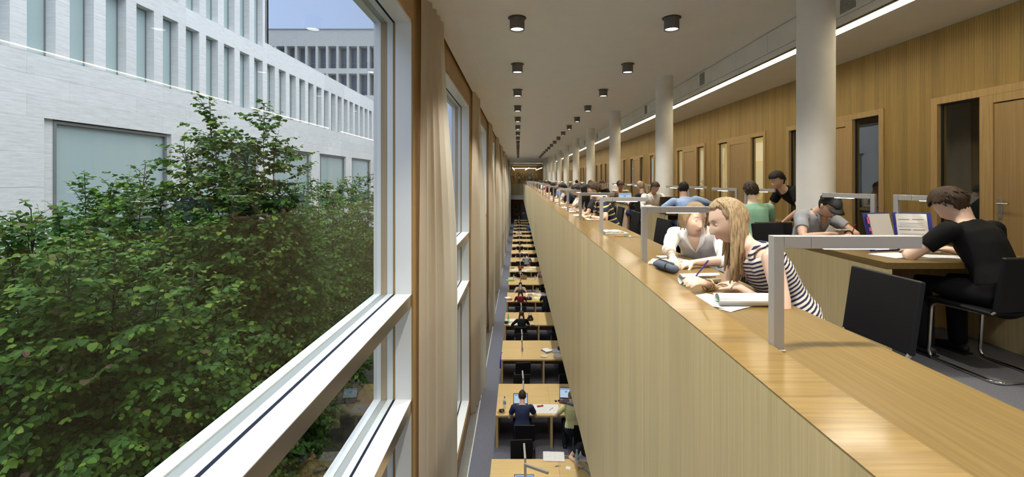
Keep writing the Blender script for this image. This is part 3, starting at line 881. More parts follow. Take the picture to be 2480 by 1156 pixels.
# ---------------------------------------------------------------- far end: shelves, books, lights
M['shelf'] = mat('shelf_steel', (0.10, 0.095, 0.085, 1), 0.5, 0.3)
M['notice'] = mat('notice_panel', (0.22, 0.23, 0.25, 1), 0.6)
BKC = [(0.35, 0.24, 0.12, 1), (0.45, 0.36, 0.22, 1), (0.20, 0.05, 0.04, 1), (0.08, 0.10, 0.16, 1), (0.55, 0.50, 0.40, 1), (0.12, 0.15, 0.10, 1)]
BKM = [mat('book_cover', c, 0.7) for c in BKC]
BKN = ['brown', 'tan', 'dark red', 'navy', 'cream', 'dark green']
BKMESH = []
for m_ in BKM:
    mb = MB(); mb.box(0, 1, 0, 0.02, 0, 1, 0); mb.box(0, 1, 0.02, 1, 0, 1, 0); mb.box(0.12, 0.88, 0.02, 0.995, 0.985, 1.001, 1)
    BKMESH.append(mb.mesh('book', [m_, M['cream']]))
def bookcase(x, y, z, label, levels, fill):
    t = thing('bookcase', label, 'bookcase', (x, y, z), 0, 'bookcases at the far end')
    W, H, D = 1.05, 2.25, 0.30
    mb = MB(); mb.box(0, 0.03, 0, D, 0, H); mb.build('side', M['shelf'], t)
    mb = MB(); mb.box(W-0.03, W, 0, D, 0, H); mb.build('side', M['shelf'], t)
    for i in range(7):
        zz = 0.08+0.35*i
        if zz > H: break
        mb = MB(); mb.box(0.03, W-0.03, 0, D, zz, zz+0.025); mb.build('shelf', M['shelf'], t)
    for i in levels:
        zz = 0.08+0.35*i+0.0255; xx = 0.04
        while xx < W-0.10:
            w = R.uniform(0.035, 0.07)
            if R.random() < fill:
                ci = R.randrange(6); me = BKMESH[ci]
                b = link('book', me, None, (x+xx, y+0.01, z+zz)); b.scale = (w, R.uniform(.18, .24), R.uniform(.20, .29))
                tag(b, '%s book upright in the %s' % (BKN[ci], label.replace('dark steel ', '').replace(' on the far cross gallery', ' at the far end').replace('from the window wall', 'from the windows')), 'book', '%s books in the %s' % (BKN[ci], label.replace('dark steel ', '')))
            xx += w+0.003
for i, xx in enumerate((-1.15, 0.35, 1.85)):
    bookcase(xx, 66.0, 0, 'dark steel bookcase on the far cross gallery, %s from the window wall' % ordn(i), (3, 4, 5), 0.85)
for i, xx in enumerate((-0.75, )):
    bookcase(xx, 66.5, ZL, 'dark steel bookcase on the lower floor at the far end', (2, 3, 4, 5), 0.9)
for i, xx in enumerate((-0.05, 1.45)):
    t = thing('notice_panel', 'tall grey notice panel with two white sheets on the far gallery, %s' % ('nearer the windows' if i == 0 else 'nearer the columns'), 'notice board', (xx, 65.6, 0))
    mb = MB(); mb.box(0, 0.36, 0, 0.06, 0, 2.35); mb.build('board', M['notice'], t)
    for k in range(2):
        mb = MB(); mb.box(0.02+0.17*k, 0.17+0.17*k, -0.004, 0, 1.35, 1.68); mb.build('sheet', M['paper'], t)
t = thing('notice_panel', 'grey notice panel with white sheets on the lower floor at the far end', 'notice board', (0.45, 66.0, ZL))
mb = MB(); mb.box(0, 0.9, 0, 0.06, 0, 2.4); mb.build('board', M['notice'], t)
for k in range(2):
    mb = MB(); mb.box(0.12+0.2*k, 0.30+0.2*k, -0.004, 0, 0.95, 1.25); mb.build('sheet', M['paper'], t)
M['tube'] = emit_mat('shelf_tube', (1.0, 0.85, 0.6, 1), 30.0)
for i, (xx, dx) in enumerate(((-0.55, 0.25), (1.0, -0.55), (2.5, -0.9))):
    t = thing('shelf_light', 'slanting bright tube light over the far shelves, %s from the window wall' % ordn(i), 'ceiling light', (xx, 65.2, 2.62))
    mb = MB(); mb.tube([(0, 0, 0), (-dx, 0.6, 0.32)], 0.03, 8); mb.build('tube', M['tube'], t)
    mb = MB(); mb.tube([(-dx*0.5, 0.3, 0.2), (-dx*0.5, 0.3, 0.95)], 0.008, 6); mb.build('hanger', M['shelf'], t)
t = thing('ceiling_light', 'thin horizontal strip light high on the far end wall', 'ceiling light', (1.0, 74.0, 3.02))
mb = MB(); mb.box(-1.9, 1.9, 0, 0.12, 0, 0.05); mb.build('diffuser', emit_mat('far_strip', (1, 0.9, 0.7, 1), 14.0), t)
mb = MB(); mb.box(-1.9, 1.9, 0.02, 0.1, 0.05, 0.12); mb.build('housing', M['shelf'], t)
mb = MB(); mb.box(-1.0, 0.9, 74.6, 74.7, ZL, -1.5); struct('wall_stair', mb, M['oak_wall'], 'oak wall behind the lower far shelves', 'wall')
# ---------------------------------------------------------------- people
def skin_mat(name, c):
    m = mat(name, c, 0.5, spec=0.35)
    nt, b = nodes_of(m)
    b.inputs['Subsurface Weight'].default_value = 0.12
    b.inputs['Subsurface Radius'].default_value = (0.012, 0.005, 0.003)
    b.inputs['Subsurface Scale'].default_value = 0.5
    return m
SKIN = {'fair': skin_mat('skin_fair', (0.80, 0.56, 0.43, 1)), 'mid': skin_mat('skin_mid', (0.66, 0.43, 0.31, 1)), 'tan': skin_mat('skin_tan', (0.50, 0.30, 0.20, 1))}
def hair_mat(name, c1, c2, bu=0.8):
    return noise_mat(name, c1, c2, (150, 150, 14), 0.55, bu, 0.006, detail=6, lo=0.3, hi=0.7, spec=0.3)
HAIR = {'brown': hair_mat('hair_brown', (0.035, 0.020, 0.011, 1), (0.075, 0.042, 0.022, 1)),
        'dark': hair_mat('hair_dark', (0.009, 0.007, 0.006, 1), (0.024, 0.017, 0.012, 1)),
        'blond': hair_mat('hair_blond', (0.19, 0.125, 0.065, 1), (0.60, 0.44, 0.25, 1), 0.35),
        'sandy': hair_mat('hair_sandy', (0.23, 0.15, 0.08, 1), (0.40, 0.28, 0.16, 1), 0.35),
        'grey': hair_mat('hair_grey', (0.20, 0.16, 0.12, 1), (0.32, 0.28, 0.23, 1))}
M['eye'] = mat('eye_white', (0.75, 0.72, 0.68, 1), 0.2); M['iris'] = mat('iris', (0.05, 0.07, 0.08, 1), 0.15)
M['lip'] = mat('lips', (0.47, 0.19, 0.16, 1), 0.45); M['brow'] = mat('eyebrow', (0.16, 0.10, 0.055, 1), 0.8)
M['shoe'] = mat('shoe_leather', (0.015, 0.014, 0.013, 1), 0.5)
_cl = {}
def cloth(name, c, rough=0.85):
    if name not in _cl: _cl[name] = noise_mat('cloth_'+name, c, (min(1, c[0]*1.12), min(1, c[1]*1.12), min(1, c[2]*1.12), 1), (14, 14, 14), rough, 0.15, 0.01, spec=0.25)
    return _cl[name]
def stripe_mat(name, ca, cb, direction, period, ratio, offset=0.0, bend=0.0):
    m = mat('cloth_'+name, ca, 0.85, spec=0.25)
    nt, b = nodes_of(m); N, L = nt.nodes, nt.links
    tc = N.new('ShaderNodeTexCoord'); dp = N.new('ShaderNodeVectorMath'); dp.operation = 'DOT_PRODUCT'
    dp.inputs[1].default_value = direction
    L.new(tc.outputs['Object'], dp.inputs[0])
    a = N.new('ShaderNodeMath'); a.operation = 'MULTIPLY_ADD'; a.inputs[1].default_value = 1/period; a.inputs[2].default_value = offset
    L.new(dp.outputs['Value'], a.inputs[0])
    f = N.new('ShaderNodeMath'); f.operation = 'FRACT'; L.new(a.outputs[0], f.inputs[0])
    g = N.new('ShaderNodeMath'); g.operation = 'LESS_THAN'; g.inputs[1].default_value = ratio; L.new(f.outputs[0], g.inputs[0])
    mx = N.new('ShaderNodeMix'); mx.data_type = 'RGBA'
    L.new(g.outputs[0], mx.inputs['Factor']); mx.inputs[6].default_value = ca; mx.inputs[7].default_value = cb
    L.new(mx.outputs[2], b.inputs['Base Color'])
    return m

_ICO = {}
def ico(sub):
    if sub not in _ICO:
        bm = bmesh.new(); bmesh.ops.create_icosphere(bm, subdivisions=sub, radius=1.0)
        bm.verts.index_update()
        _ICO[sub] = (np.array([v.co[:] for v in bm.verts]), [tuple(v.index for v in f.verts) for f in bm.faces]); bm.free()
    return _ICO[sub]
def g2(x, z, x0, z0, sx, sz): return np.exp(-((x-x0)/sx)**2-((z-z0)/sz)**2)
def head_shape(sub, fem=False):
    """head in its own frame: y forward, z up, origin in the middle; 0.23 m tall"""
    U, F = ico(sub)
    x, y, z = U[:, 0].copy(), U[:, 1].copy(), U[:, 2].copy()
    X, Y, Z = x*0.074, y*0.094, z*0.116
    # skull rounder behind and above, jaw narrower and forward
    low = np.clip(-z, 0, 1)
    X *= 1-(0.34 if fem else 0.24)*low**1.5
    back = np.clip(-y, 0, 1)
    Y -= back*0.012*(z > -0.5)
    Y *= 1-0.10*low
    Y += 0.014*low*np.clip(y, -0.3, 1)
    Z -= 0.004*np.clip(y, 0, 1)*low
    Z += np.where((y < 0) & (z < 0), -z*0.035*back, 0)
    f = (y > 0.15).astype(float)*np.clip((y-0.15)*3, 0, 1)
    Y -= f*0.010*np.clip(np.abs(x)*1.2-0.2, 0, 1)*(z < 0.3)          # flatter cheeks to the side
    for s in (-1, 1):
        Y -= f*0.011*g2(X, Z, s*0.030, 0.006, 0.017, 0.012)            # eye sockets
        Y += f*0.004*g2(X, Z, s*0.030, 0.029, 0.022, 0.009)            # brow ridge
        Y += f*0.005*g2(X, Z, s*0.040, -0.026, 0.018, 0.018)           # cheekbone
    nz = np.clip((0.020-Z)/0.056, 0, 1)*(Z > -0.046)
    Y += f*(0.004+0.0185*nz)*np.exp(-(X/(0.0065+0.0060*nz))**2)*np.clip((Z+0.046)*160, 0, 1)*(Z < 0.026)   # nose
    Y -= f*0.0050*g2(X, Z, 0, 0.016, 0.020, 0.012)                     # bridge
    Y += f*0.0060*g2(X, Z, 0, -0.060, 0.020, 0.0060)                   # upper lip
    Y += f*0.0060*g2(X, Z, 0, -0.0735, 0.017, 0.0060)                  # lower lip
    Y -= f*0.0050*g2(X, Z, 0, -0.0665, 0.022, 0.0026)
    Y -= f*0.004*g2(X, Z, 0, -0.084, 0.02, 0.006)
    Y += f*0.006*g2(X, Z, 0, -0.103, 0.022, 0.014)                     # chin
    return np.stack([X, Y, Z], 1), F

def ik(a, c, l1, l2, pole):
    """elbow / knee between a and c"""
    d = c-a; L = min(d.length, (l1+l2)*0.999); u = d.normalized()
    x = (l1*l1-l2*l2+L*L)/(2*L); h = math.sqrt(max(l1*l1-x*x, 1e-6))
    p = pole-u*pole.dot(u); p.normalize()
    return a+u*x+p*h

def hand_into(mb, w, d, palm, curl=0.5, s=1.0, side=1, splay=0.12, n=7):
    """palm, four unequal bent fingers, thumb; w wrist, d hand direction, palm = palm normal"""
    d = d.normalized(); palm = (palm-d*palm.dot(d)).normalized(); lat = d.cross(palm)*side   # lat points to the thumb
    mb.loft([(w-d*0.01, 0.026*s, 0.019*s), (w+d*0.025*s, 0.034*s, 0.016*s), (w+d*0.062*s, 0.039*s, 0.014*s), (w+d*0.084*s, 0.038*s, 0.012*s)], 10, ref=lat)
    for i, (off, ln) in enumerate(((0.029, 0.068), (0.010, 0.077), (-0.010, 0.072), (-0.028, 0.056))):
        b = w+d*(0.078*s)+lat*off*s
        dd = (d+lat*splay*(0.5-i/3)).normalized()
        pts = [b-dd*0.01]; ang = 0.12
        cur = b.copy()
        pts.append(cur.copy())
        for j, fr in enumerate((0.45, 0.30, 0.25)):
            ang += curl*(0.55, 0.75, 0.55)[j]
            v = dd*math.cos(ang)+palm*math.sin(ang)
            cur = cur+v*ln*fr*s; pts.append(cur.copy())
        r = [0.0095, 0.0095, 0.0088, 0.0078, 0.0066]
        mb.loft([(p, r[k]*s, r[k]*s) for k, p in enumerate(pts)], n)
    b = w+d*0.018*s+lat*0.020*s
    v1 = (d*0.70+lat*0.70+palm*0.25).normalized(); v2 = (d*0.88+lat*0.30+palm*(0.30+0.4*curl)).normalized()
    p1 = b+v1*0.042*s; p2 = p1+v2*0.030*s; p3 = p2+(v2+palm*0.25*curl).normalized()*0.024*s
    mb.loft([(b, 0.0135*s, 0.0135*s), (p1, 0.0115*s, 0.0115*s), (p2, 0.0098*s, 0.0098*s), (p3, 0.0075*s, 0.0075*s)], n)

def fuse(mb, voxel, m, name, parent, smooth_it=2, wr=0.0, wscale=9.0, seed=0):
    """one continuous surface from overlapping shapes"""
    me = mb.mesh('tmp', m)
    o = bpy.data.objects.new('tmp', me); COL.objects.link(o)
    md = o.modifiers.new('r', 'REMESH'); md.mode = 'VOXEL'; md.voxel_size = voxel; md.adaptivity = 0.0
    if smooth_it:
        sm = o.modifiers.new('s', 'SMOOTH'); sm.iterations = smooth_it; sm.factor = 0.5
    de = o.modifiers.new('d', 'DECIMATE'); de.ratio = 0.62 if voxel < .007 else 0.5
    dg = bpy.context.evaluated_depsgraph_get(); dg.update()
    me2 = bpy.data.meshes.new_from_object(o.evaluated_get(dg), depsgraph=dg)
    bpy.data.objects.remove(o); bpy.data.meshes.remove(me)
    me2.name = name
    me2.materials.clear(); me2.materials.append(m)
    n = len(me2.polygons)
    me2.polygons.foreach_set('use_smooth', [True]*n); me2.polygons.foreach_set('material_index', [0]*n)
    if wr:
        ofs = Vector((seed*3.1, seed*1.7, 0))
        nn = [v.normal.copy() for v in me2.vertices]
        for v, nv in zip(me2.vertices, nn):
            q = v.co*wscale+ofs
            w = noise.noise(q)+0.6*noise.noise(Vector((q.x*2.3, q.y*2.3, q.z*1.1)))
            v.co += nv*wr*w
    me2.update()
    return link(name, me2, parent)

def person(label, at, face, seat=0.46, lean=25, turn=0.0, side=0.0, head=(30, 0, 0), hands=None, skin='fair', hair=('short', 'brown'),
           top=('white', (0.7, 0.7, 0.7, 1)), sleeve='short', trousers=('navy', (0.02, 0.025, 0.04, 1)), legs='trousers', fem=False, scale=1.0,
           vox=0.014, sub=3, curl=0.6, spine=None, neck=None, feet=0.12, standing=False, topmat=None, strap=False, cap=None, neckcol=None, elbows=None, knee=0.42, collar=False,
           hair_fn=None, facefeatures=False, roll=0.0, wr=None, palms=None, head_at=None):
    """seated (or bending) figure; local frame: +Y is where the seat faces, +X its right; at = (x, y, floor z)"""
    root = thing('person', label, 'person', at, face)
    S = scale
    LW = 0.86 if fem else 1.0
    hipz = seat+0.085
    P = Vector((0, 0.02, hipz))
    le = math.radians(lean)
    up = Vector((side, math.sin(le), math.cos(le))).normalized()
    latv = Vector((math.cos(turn), math.sin(turn), 0)); latv = (latv-up*latv.dot(up)).normalized()
    fwd = up.cross(latv)
    if fwd.y*math.cos(turn) < 0 and fwd.y < -0.2: pass
    fw = -latv.cross(up) if (-latv.cross(up)).dot(Vector((0, 1, 0))) > (latv.cross(up)).dot(Vector((0, 1, 0))) else latv.cross(up)
    SL = 0.49*S*(0.95 if fem else 1.0)
    pel = Vector((0, 0, 1))
    def sp(t):                                   # spine curve, upright at the pelvis, leaning above, rounded at the top
        a = P; b = P+Vector((0, math.sin(le*0.55), math.cos(le*0.55)))*SL*0.45+Vector((side, 0, 0))*SL*0.15; c = P+up*SL
        return (1-t)**2*a+2*t*(1-t)*b+t*t*c
    N_ = sp(1.0)
    if neck is not None: N_ = Vector(neck)
    shw = (0.165 if fem else 0.19)*S
    SH = {s: sp(0.90)+latv*s*shw-up*0.0 for s in (-1, 1)}
    hp, hy, hr = [math.radians(a) for a in head]
    Rh = Matrix.Rotation(turn, 3, 'Z')@Matrix.Rotation(-hy, 3, 'Z')@Matrix.Rotation(-hp, 3, 'X')@Matrix.Rotation(hr, 3, 'Y')
    hu, hf, hl = Rh@Vector((0, 0, 1)), Rh@Vector((0, 1, 0)), Rh@Vector((1, 0, 0))
    Hc = N_+(up*0.5+hu*0.5).normalized()*0.085*S+hu*0.085*S+hf*0.022
    if head_at is not None: Hc = Vector(head_at)
    HM = Matrix.Translation(Hc)@Rh.to_4x4()@Matrix.Scale(S*(0.96 if fem else 1.0), 4)
    # ------------------------------------------------ skin body
    body = MB()
    V, F = head_shape(sub, fem)
    body.add([HM@Vector(p) for p in V.tolist()], F, 0, True)
    for s in (-1, 1):
        e = MB(); e.loft([(Vector((s*0.072, -0.008, 0.022)), 0.006, 0.012), (Vector((s*0.079, -0.012, 0.008)), 0.007, 0.017), (Vector((s*0.074, -0.006, -0.024)), 0.006, 0.010)], 8, ref=(1, 0, 0))
        body.add([HM@Vector(p) for p in e.v], e.f, 0, True)
    nb = Hc-hu*0.055*S-hf*0.020*S
    nr = 0.048 if fem else 0.056
    body.loft([(N_-up*0.05*S, nr*1.35*S, nr*1.1*S), (N_, nr*1.1*S, nr*S), ((N_+nb)/2, nr*S, nr*S), (nb, nr*S, nr*S)], 12, ref=latv)
    w = lambda a: a*S*(0.90 if fem else 1.0)
    torso = [(0.0, w(.150), w(.105)), (0.16, w(.165), w(.115)), (0.40, w(.125 if fem else .140), w(.092)), (0.66, w(.150), w(.108)), (0.82, w(.165), w(.100)), (0.93, w(.145), w(.075)), (1.0, w(.075), w(.058))]
    body.loft([(sp(t)-(Vector((0, 0, 0.03)) if t == 0 else Vector()), a*0.95, b*0.92) for t, a, b in torso], 16, ref=latv)
    arms = {}
    UA, FA = 0.285*S*(0.95 if fem else 1), 0.255*S*(0.95 if fem else 1)
    for s in (-1, 1):
        sh = SH[s]
        if hands and hands.get(s) is not None: W = Vector(hands[s])
        else: W = Vector((s*0.14, 0.47, 0.0)); W.z = 0.775
        d = W-sh
        if d.length > (UA+FA)*0.985: W = sh+d.normalized()*(UA+FA)*0.985
        pole = Vector(elbows[s]) if elbows and elbows.get(s) is not None else Vector((s*0.9, -0.45, -0.8))
        E = ik(sh, W, UA, FA, pole)
        arms[s] = (sh, E, W)
        k = S*LW
        body.loft([(sh, .054*k, .054*k), (sh*.65+E*.35, .050*k, .050*k), (sh*.3+E*.7, .043*k, .043*k), (E, .038*k, .038*k), (E*.7+W*.3, .040*k, .040*k), (E*.35+W*.65, .031*k, .031*k), (W, .025*k, .021*k)], 10)
        fd = (W-E).normalized()
        hd = fd+Vector((0, 0, -0.15))
        pn = Vector(palms[s]) if palms and palms.get(s) is not None else Vector((-s*0.15, 0, -1))
        hand_into(body, W+fd*0.008, hd, pn, curl if not isinstance(curl, dict) else curl[s], S*LW*1.02, -s, n=7 if vox < .008 else 6)
    lg = {}
    for s in (-1, 1):
        H = P+Vector((s*0.088*S, 0.0, -0.01))
        if standing:
            A = Vector((s*0.10, -0.02, 0.09)); K = ik(H, A, (H-A).length*0.52, (H-A).length*0.50, Vector((0, 1, 0)))
        else:
            K = H+Vector((s*0.06, knee, 0.02)); K.z = min(K.z, seat+0.085); A = Vector((K.x+s*0.0, K.y-0.02-feet, 0.085))
        lg[s] = (H, K, A)
        k = S
        body.loft([(H, .080*k, .080*k), (H*.5+K*.5, .070*k, .070*k), (K, .052*k, .052*k), (K*.75+A*.25, .052*k, .052*k), (K*.4+A*.6, .042*k, .042*k), (A, .034*k, .036*k)], 10)
    fuse(body, vox, SKIN[skin], 'body', root, 1 if vox < .007 else 2)
    # ------------------------------------------------ top
    tm = topmat or cloth(*top)
    off = 0.013
    t0 = MB()
    st = [(sp(t)-(Vector((0, 0, 0.02)) if t == 0 else Vector()), a+off, b+off) for t, a, b in torso[:-1]]
    if strap:
        st = [q for q, (t, a, b) in zip(st, torso) if t < 0.95]
        t0.loft(st, 18, ref=latv, dome=False)
        for s in (-1, 1):
            a = sp(0.80)+latv*s*0.085*S; b = sp(0.965)+latv*s*0.088*S
            t0.loft([(a+fw*0.085, .022, .012), (b+fw*0.045, .020, .010), (b+up*0.02, .020, .011), (b-fw*0.05, .020, .010), (a-fw*0.085, .024, .012)], 8, ref=latv)
    else:
        st.append((sp(0.985), torso[-1][1]+off+0.012, torso[-1][2]+off+0.012))
        t0.loft(st, 18, ref=latv, dome=False)
        for s in (-1, 1):
            sh, E, W = arms[s]; k = S*LW
            rr = [.068*k, .064*k, .057*k, .052*k, .050*k, .046*k, .040*k]
            L_ = [(sh-latv*s*0.03, rr[0], rr[0]), (sh, rr[0], rr[0]), (sh*.65+E*.35, rr[1], rr[1])]
            if sleeve == 'short': L_ += [(sh*.42+E*.58, rr[2]+.004, rr[2]+.004)]
            elif sleeve == 'rolled': L_ += [(sh*.3+E*.7, rr[2], rr[2]), (E, rr[3], rr[3]), (E*.80+W*.20, rr[4]+.003, rr[4]+.003)]
            else: L_ += [(sh*.3+E*.7, rr[2], rr[2]), (E, rr[3], rr[3]), (E*.5+W*.5, rr[4]-.006, rr[4]-.006), (E*.06+W*.94, rr[6]-.002, rr[6]-.004)]
            t0.loft(L_, 12, dome=False)
            t0.loft([(L_[0][0]-latv*s*0.01, rr[0]*.9, rr[0]*.9), (L_[1][0], rr[0], rr[0])], 10)
    shirt = fuse(t0, max(vox, 0.0085), tm, 'dress' if strap else 'shirt', root, 2, wr if wr is not None else (0.004 if vox < .01 else 0.002), seed=sum(map(ord, label)) % 17)
    if collar:
        def front(t, lat, lift):
            aa = np.interp(t, [q[0] for q in torso], [q[1] for q in torso])+off; bb = np.interp(t, [q[0] for q in torso], [q[2] for q in torso])+off
            x_ = min(.98, abs(lat)/aa)
            return sp(t)+latv*lat+fw*(bb*math.sqrt(1-x_*x_)+lift)
        v_, f_, n_ = [], [], 8
        for i in range(n_+1):
            t = 0.99-0.25*i/n_; hw = 0.052*S*(1-i/n_)**0.8+0.002
            v_ += [front(t, -hw, .004), front(t, 0, .006), front(t, hw, .004)]
        for i in range(n_): f_ += [(i*3, i*3+1, i*3+4, i*3+3), (i*3+1, i*3+2, i*3+5, i*3+4)]
        c_ = MB(); c_.add(v_, f_, 0, True); o_ = c_.build('open_neck', SKIN[skin], shirt)
        c_ = MB()
        for s in (-1, 1):
            q_ = [(sp(0.985)-fw*0.045+latv*s*.045+up*0.02, .006, .016)]
            q_ += [(front(0.985, s*.062*S, .012)+up*.012, .007, .019), (front(0.90, s*.050*S, .009), .005, .017), (front(0.83, s*.026*S, .008), .004, .011), (front(0.75, s*.006, .007), .003, .006)]
            c_.loft(q_, 8, ref=fw)
        c_.build('collar', tm, shirt)
    # ------------------------------------------------ trousers, shoes
    b0 = MB()
    tt = cloth(*trousers)
    b0.loft([(sp(0.0)-Vector((0, 0, .035)), w(.155)+off, w(.11)+off), (sp(0.13), w(.168)+off*.8, w(.118)+off*.8), (sp(0.24), w(.150)+off*.6, w(.105)+off*.6)], 16, ref=(1, 0, 0))
    for s in (-1, 1):
        H, K, A = lg[s]; k = S
        q = [(H, .094*k, .094*k), (H*.5+K*.5, .084*k, .084*k)]
        if legs == 'trousers': q += [(K, .066*k, .066*k), (K*.6+A*.4, .062*k, .062*k), (A+Vector((0, 0, .01)), .052*k, .056*k)]
        else: q += [(H*.15+K*.85, .078*k, .076*k)]
        b0.loft(q, 12, dome=True)
    fuse(b0, max(vox, 0.016), tt, 'trousers' if legs == 'trousers' else 'shorts', root, 2, 0.003)
    for s in (-1, 1):
        H, K, A = lg[s]
        f_ = MB(); a = Vector((A.x, A.y, 0))
        f_.loft([(a+Vector((0, -.045, .042)), .030, .036), (a+Vector((0, .02, .046)), .038, .040), (a+Vector((s*.006, .10, .034)), .044, .028), (a+Vector((s*.008, .175, .026)), .036, .020)], 10, ref=(1, 0, 0))
        f_.box(-.04+A.x, .04+A.x, A.y-.07, A.y+.19, 0.0, .014)
        f_.build('shoe', M['shoe'], root)
    # ------------------------------------------------ hair
    style, hc = hair
    hm = HAIR[hc]
    hrng = np.random.RandomState(sum(map(ord, label)) % 9999)
    if style != 'none':
        V2, F2 = head_shape(4, fem)
        vol = {'short': 0.016, 'buzz': 0.007, 'messy': 0.024, 'long': 0.017, 'pony': 0.012, 'tied': 0.012, 'cap': 0.012}[style]
        nrm = V2/np.linalg.norm(V2, axis=1)[:, None]
        tuft = np.array([noise.noise(Vector(p)*34)+0.5*noise.noise(Vector(p)*80) for p in V2.tolist()])
        V3 = V2+nrm*(vol*(0.75+0.5*np.clip(nrm[:, 2], -0.4, 1))+(0.006 if style in ('short', 'messy') else 0.002)*tuft)[:, None]
        hl_ = {'short': 0.062, 'buzz': 0.066, 'messy': 0.058, 'long': 0.074, 'pony': 0.068, 'tied': 0.080, 'cap': 0.07}[style]
        def inhair(p):
            x, y, z = p
            if y > 0.030: return z > hl_-0.25*max(0, abs(x)-0.035)
            if y > -0.02: return z > -0.012+0.9*max(0, y+0.02)
            return z > (-0.075 if style not in ('buzz',) else -0.06)
        ok = [inhair(p) for p in V2.tolist()]
        F3 = [f for f in F2 if all(ok[i] for i in f)]
        used_ = sorted({i for f in F3 for i in f}); mp = {i: k for k, i in enumerate(used_)}
        h0 = MB(); h0.add([HM@Vector(V3[i].tolist()) for i in used_], [tuple(mp[i] for i in f) for f in F3], 0, True)
        hobj = h0.build('hair', hm, root)
        md = hobj.modifiers.new('thick', 'SOLIDIFY'); md.thickness = 0.007; md.offset = -1
        if style in ('short', 'messy') and vox < 0.0125:
            mb = MB()
            nt_ = 150 if vox < .008 else 90
            back_ = 0.02 if style in ('pony', 'tied') else 0.0
            for i in range(nt_):
                z0 = hrng.uniform(-.25, 1.0); a = hrng.uniform(0, 6.283)
                rr_ = math.sqrt(max(0, 1-z0*z0))
                n0 = Vector((rr_*math.sin(a), -rr_*math.cos(a), z0))
                b_ = Vector((n0.x*.074, n0.y*.094, n0.z*.116))
                if not inhair(b_): continue
                if n0.y < 0: b_.y -= .010*(-n0.y)
                dn_ = Vector((0, -0.55 if style in ('pony', 'tied') else 0.15*hrng.randn(), -1.0))+Vector((hrng.randn()*.25, hrng.randn()*.25, 0))
                dn_ = (dn_-n0*dn_.dot(n0)).normalized()
                ln_ = hrng.uniform(.022, .042)*(1.25 if style == 'messy' else 1.0)
                pts_ = [b_+n0*(vol*.55)-dn_*ln_*.5, b_+n0*(vol*.95+.002), b_+n0*(vol*.80)+dn_*ln_*.5]
                if not inhair(pts_[2]-n0*vol*.8) and b_.y > .02: continue
                mb.loft([(HM@pts_[0], .008, .0035), (HM@pts_[1], .009, .0045), (HM@pts_[2], .0025, .0015)], 5, ref=HM.to_3x3()@n0.cross(dn_), dome=False)
            mb.build('hair_locks', hm, hobj)
        if style == 'pony':
            p0 = Vector((0, -0.115, 0.035))
            mb = MB(); q = [(p0+Vector((0, .02, 0)), .012, .012), (p0+Vector((0, -.025, .0)), .020, .020), (p0+Vector((.0, -.045, -.05)), .026, .024), (p0+Vector((.0, -.035, -.12)), .020, .018), (p0+Vector((0, -.025, -.17)), .006, .006)]
            mb.loft([(HM@a, b, c) for a, b, c in q], 10); mb.build('ponytail', hm, hobj)
            mb = MB(); mb.loft([(HM@(p0+Vector((0, -.004, .004))), .019, .019), (HM@(p0+Vector((0, -.018, .0))), .019, .019)], 10); mb.build('hair_band', cloth('hairband', (0.35, 0.02, 0.03, 1)), hobj)
        if style == 'long':
            mb = MB()
            for i in range(70):
                a = hrng.uniform(-2.5, 2.5)               # around the back of the head
                if abs(a) > 2.15 and hrng.rand() < .4: a *= .85
                r0 = Vector((math.sin(a)*0.080, -math.cos(a)*0.092, hrng.uniform(-.01, .07)))
                st0 = Vector((math.sin(a)*0.035, -math.cos(a)*0.04, 0.118))
                p1, p2 = HM@st0, HM@r0
                ln = hrng.uniform(.16, .30)
                out = (HM.to_3x3()@Vector((math.sin(a), -math.cos(a), 0))).normalized()
                dn = Vector((0, 0, -1))
                p3 = p2+dn*ln*.45+out*.010-up*0.02; p4 = p2+dn*ln*.8+out*(.012+.02*hrng.rand()); p5 = p2+dn*ln+out*(.008+.03*hrng.rand())
                mb.loft([(p1, .016, .008), ((p1+p2)/2+out*.02, .018, .009), (p2, .018, .010), (p3, .017, .011), (p4, .013, .009), (p5, .004, .003)], 6, ref=out.orthogonal(), dome=False)
            mb.build('long_hair', hm, hobj)
        if hair_fn: hair_fn(HM, hm, hobj, hrng)
    if cap:
        V2, F2 = head_shape(4, False)
        nrm = V2/np.linalg.norm(V2, axis=1)[:, None]
        V3 = V2+nrm*0.021
        ok = [p[2] > 0.030+0.08*max(0, p[1]) for p in V2.tolist()]
        F3 = [f for f in F2 if all(ok[i] for i in f)]
        us = sorted({i for f in F3 for i in f}); mp = {i: k for k, i in enumerate(us)}
        h0 = MB(); h0.add([HM@Vector(V3[i].tolist()) for i in us], [tuple(mp[i] for i in f) for f in F3], 0, True)
        co = h0.build('cap', cap, root); md = co.modifiers.new('t', 'SOLIDIFY'); md.thickness = 0.006
        v, f = [], []
        for i in range(13):
            a = math.radians(-62+124*i/12)
            for j, r in enumerate((0.0, 0.5, 1.0)):
                rad = 0.09+0.075*r*math.cos(a*0.9)
                v.append(HM@Vector((math.sin(a)*0.086*(1-.06*r), math.cos(a)*0.075+0.024+r*0.066*math.cos(a*.8), 0.046-0.020*r-0.010*abs(math.sin(a))*1.5)))
        for i in range(12):
            for j in range(2): f.append((i*3+j, i*3+j+1, (i+1)*3+j+1, (i+1)*3+j))
        h1 = MB(); h1.add(v, f, 0, True); vo = h1.build('visor', cap, co); md = vo.modifiers.new('t', 'SOLIDIFY'); md.thickness = 0.005
        h2 = MB(); h2.loft([(HM@Vector((0, -.012, .138)), .009, .009), (HM@Vector((0, -.012, .141)), .007, .007)], 8); h2.build('cap_button', cap, co)
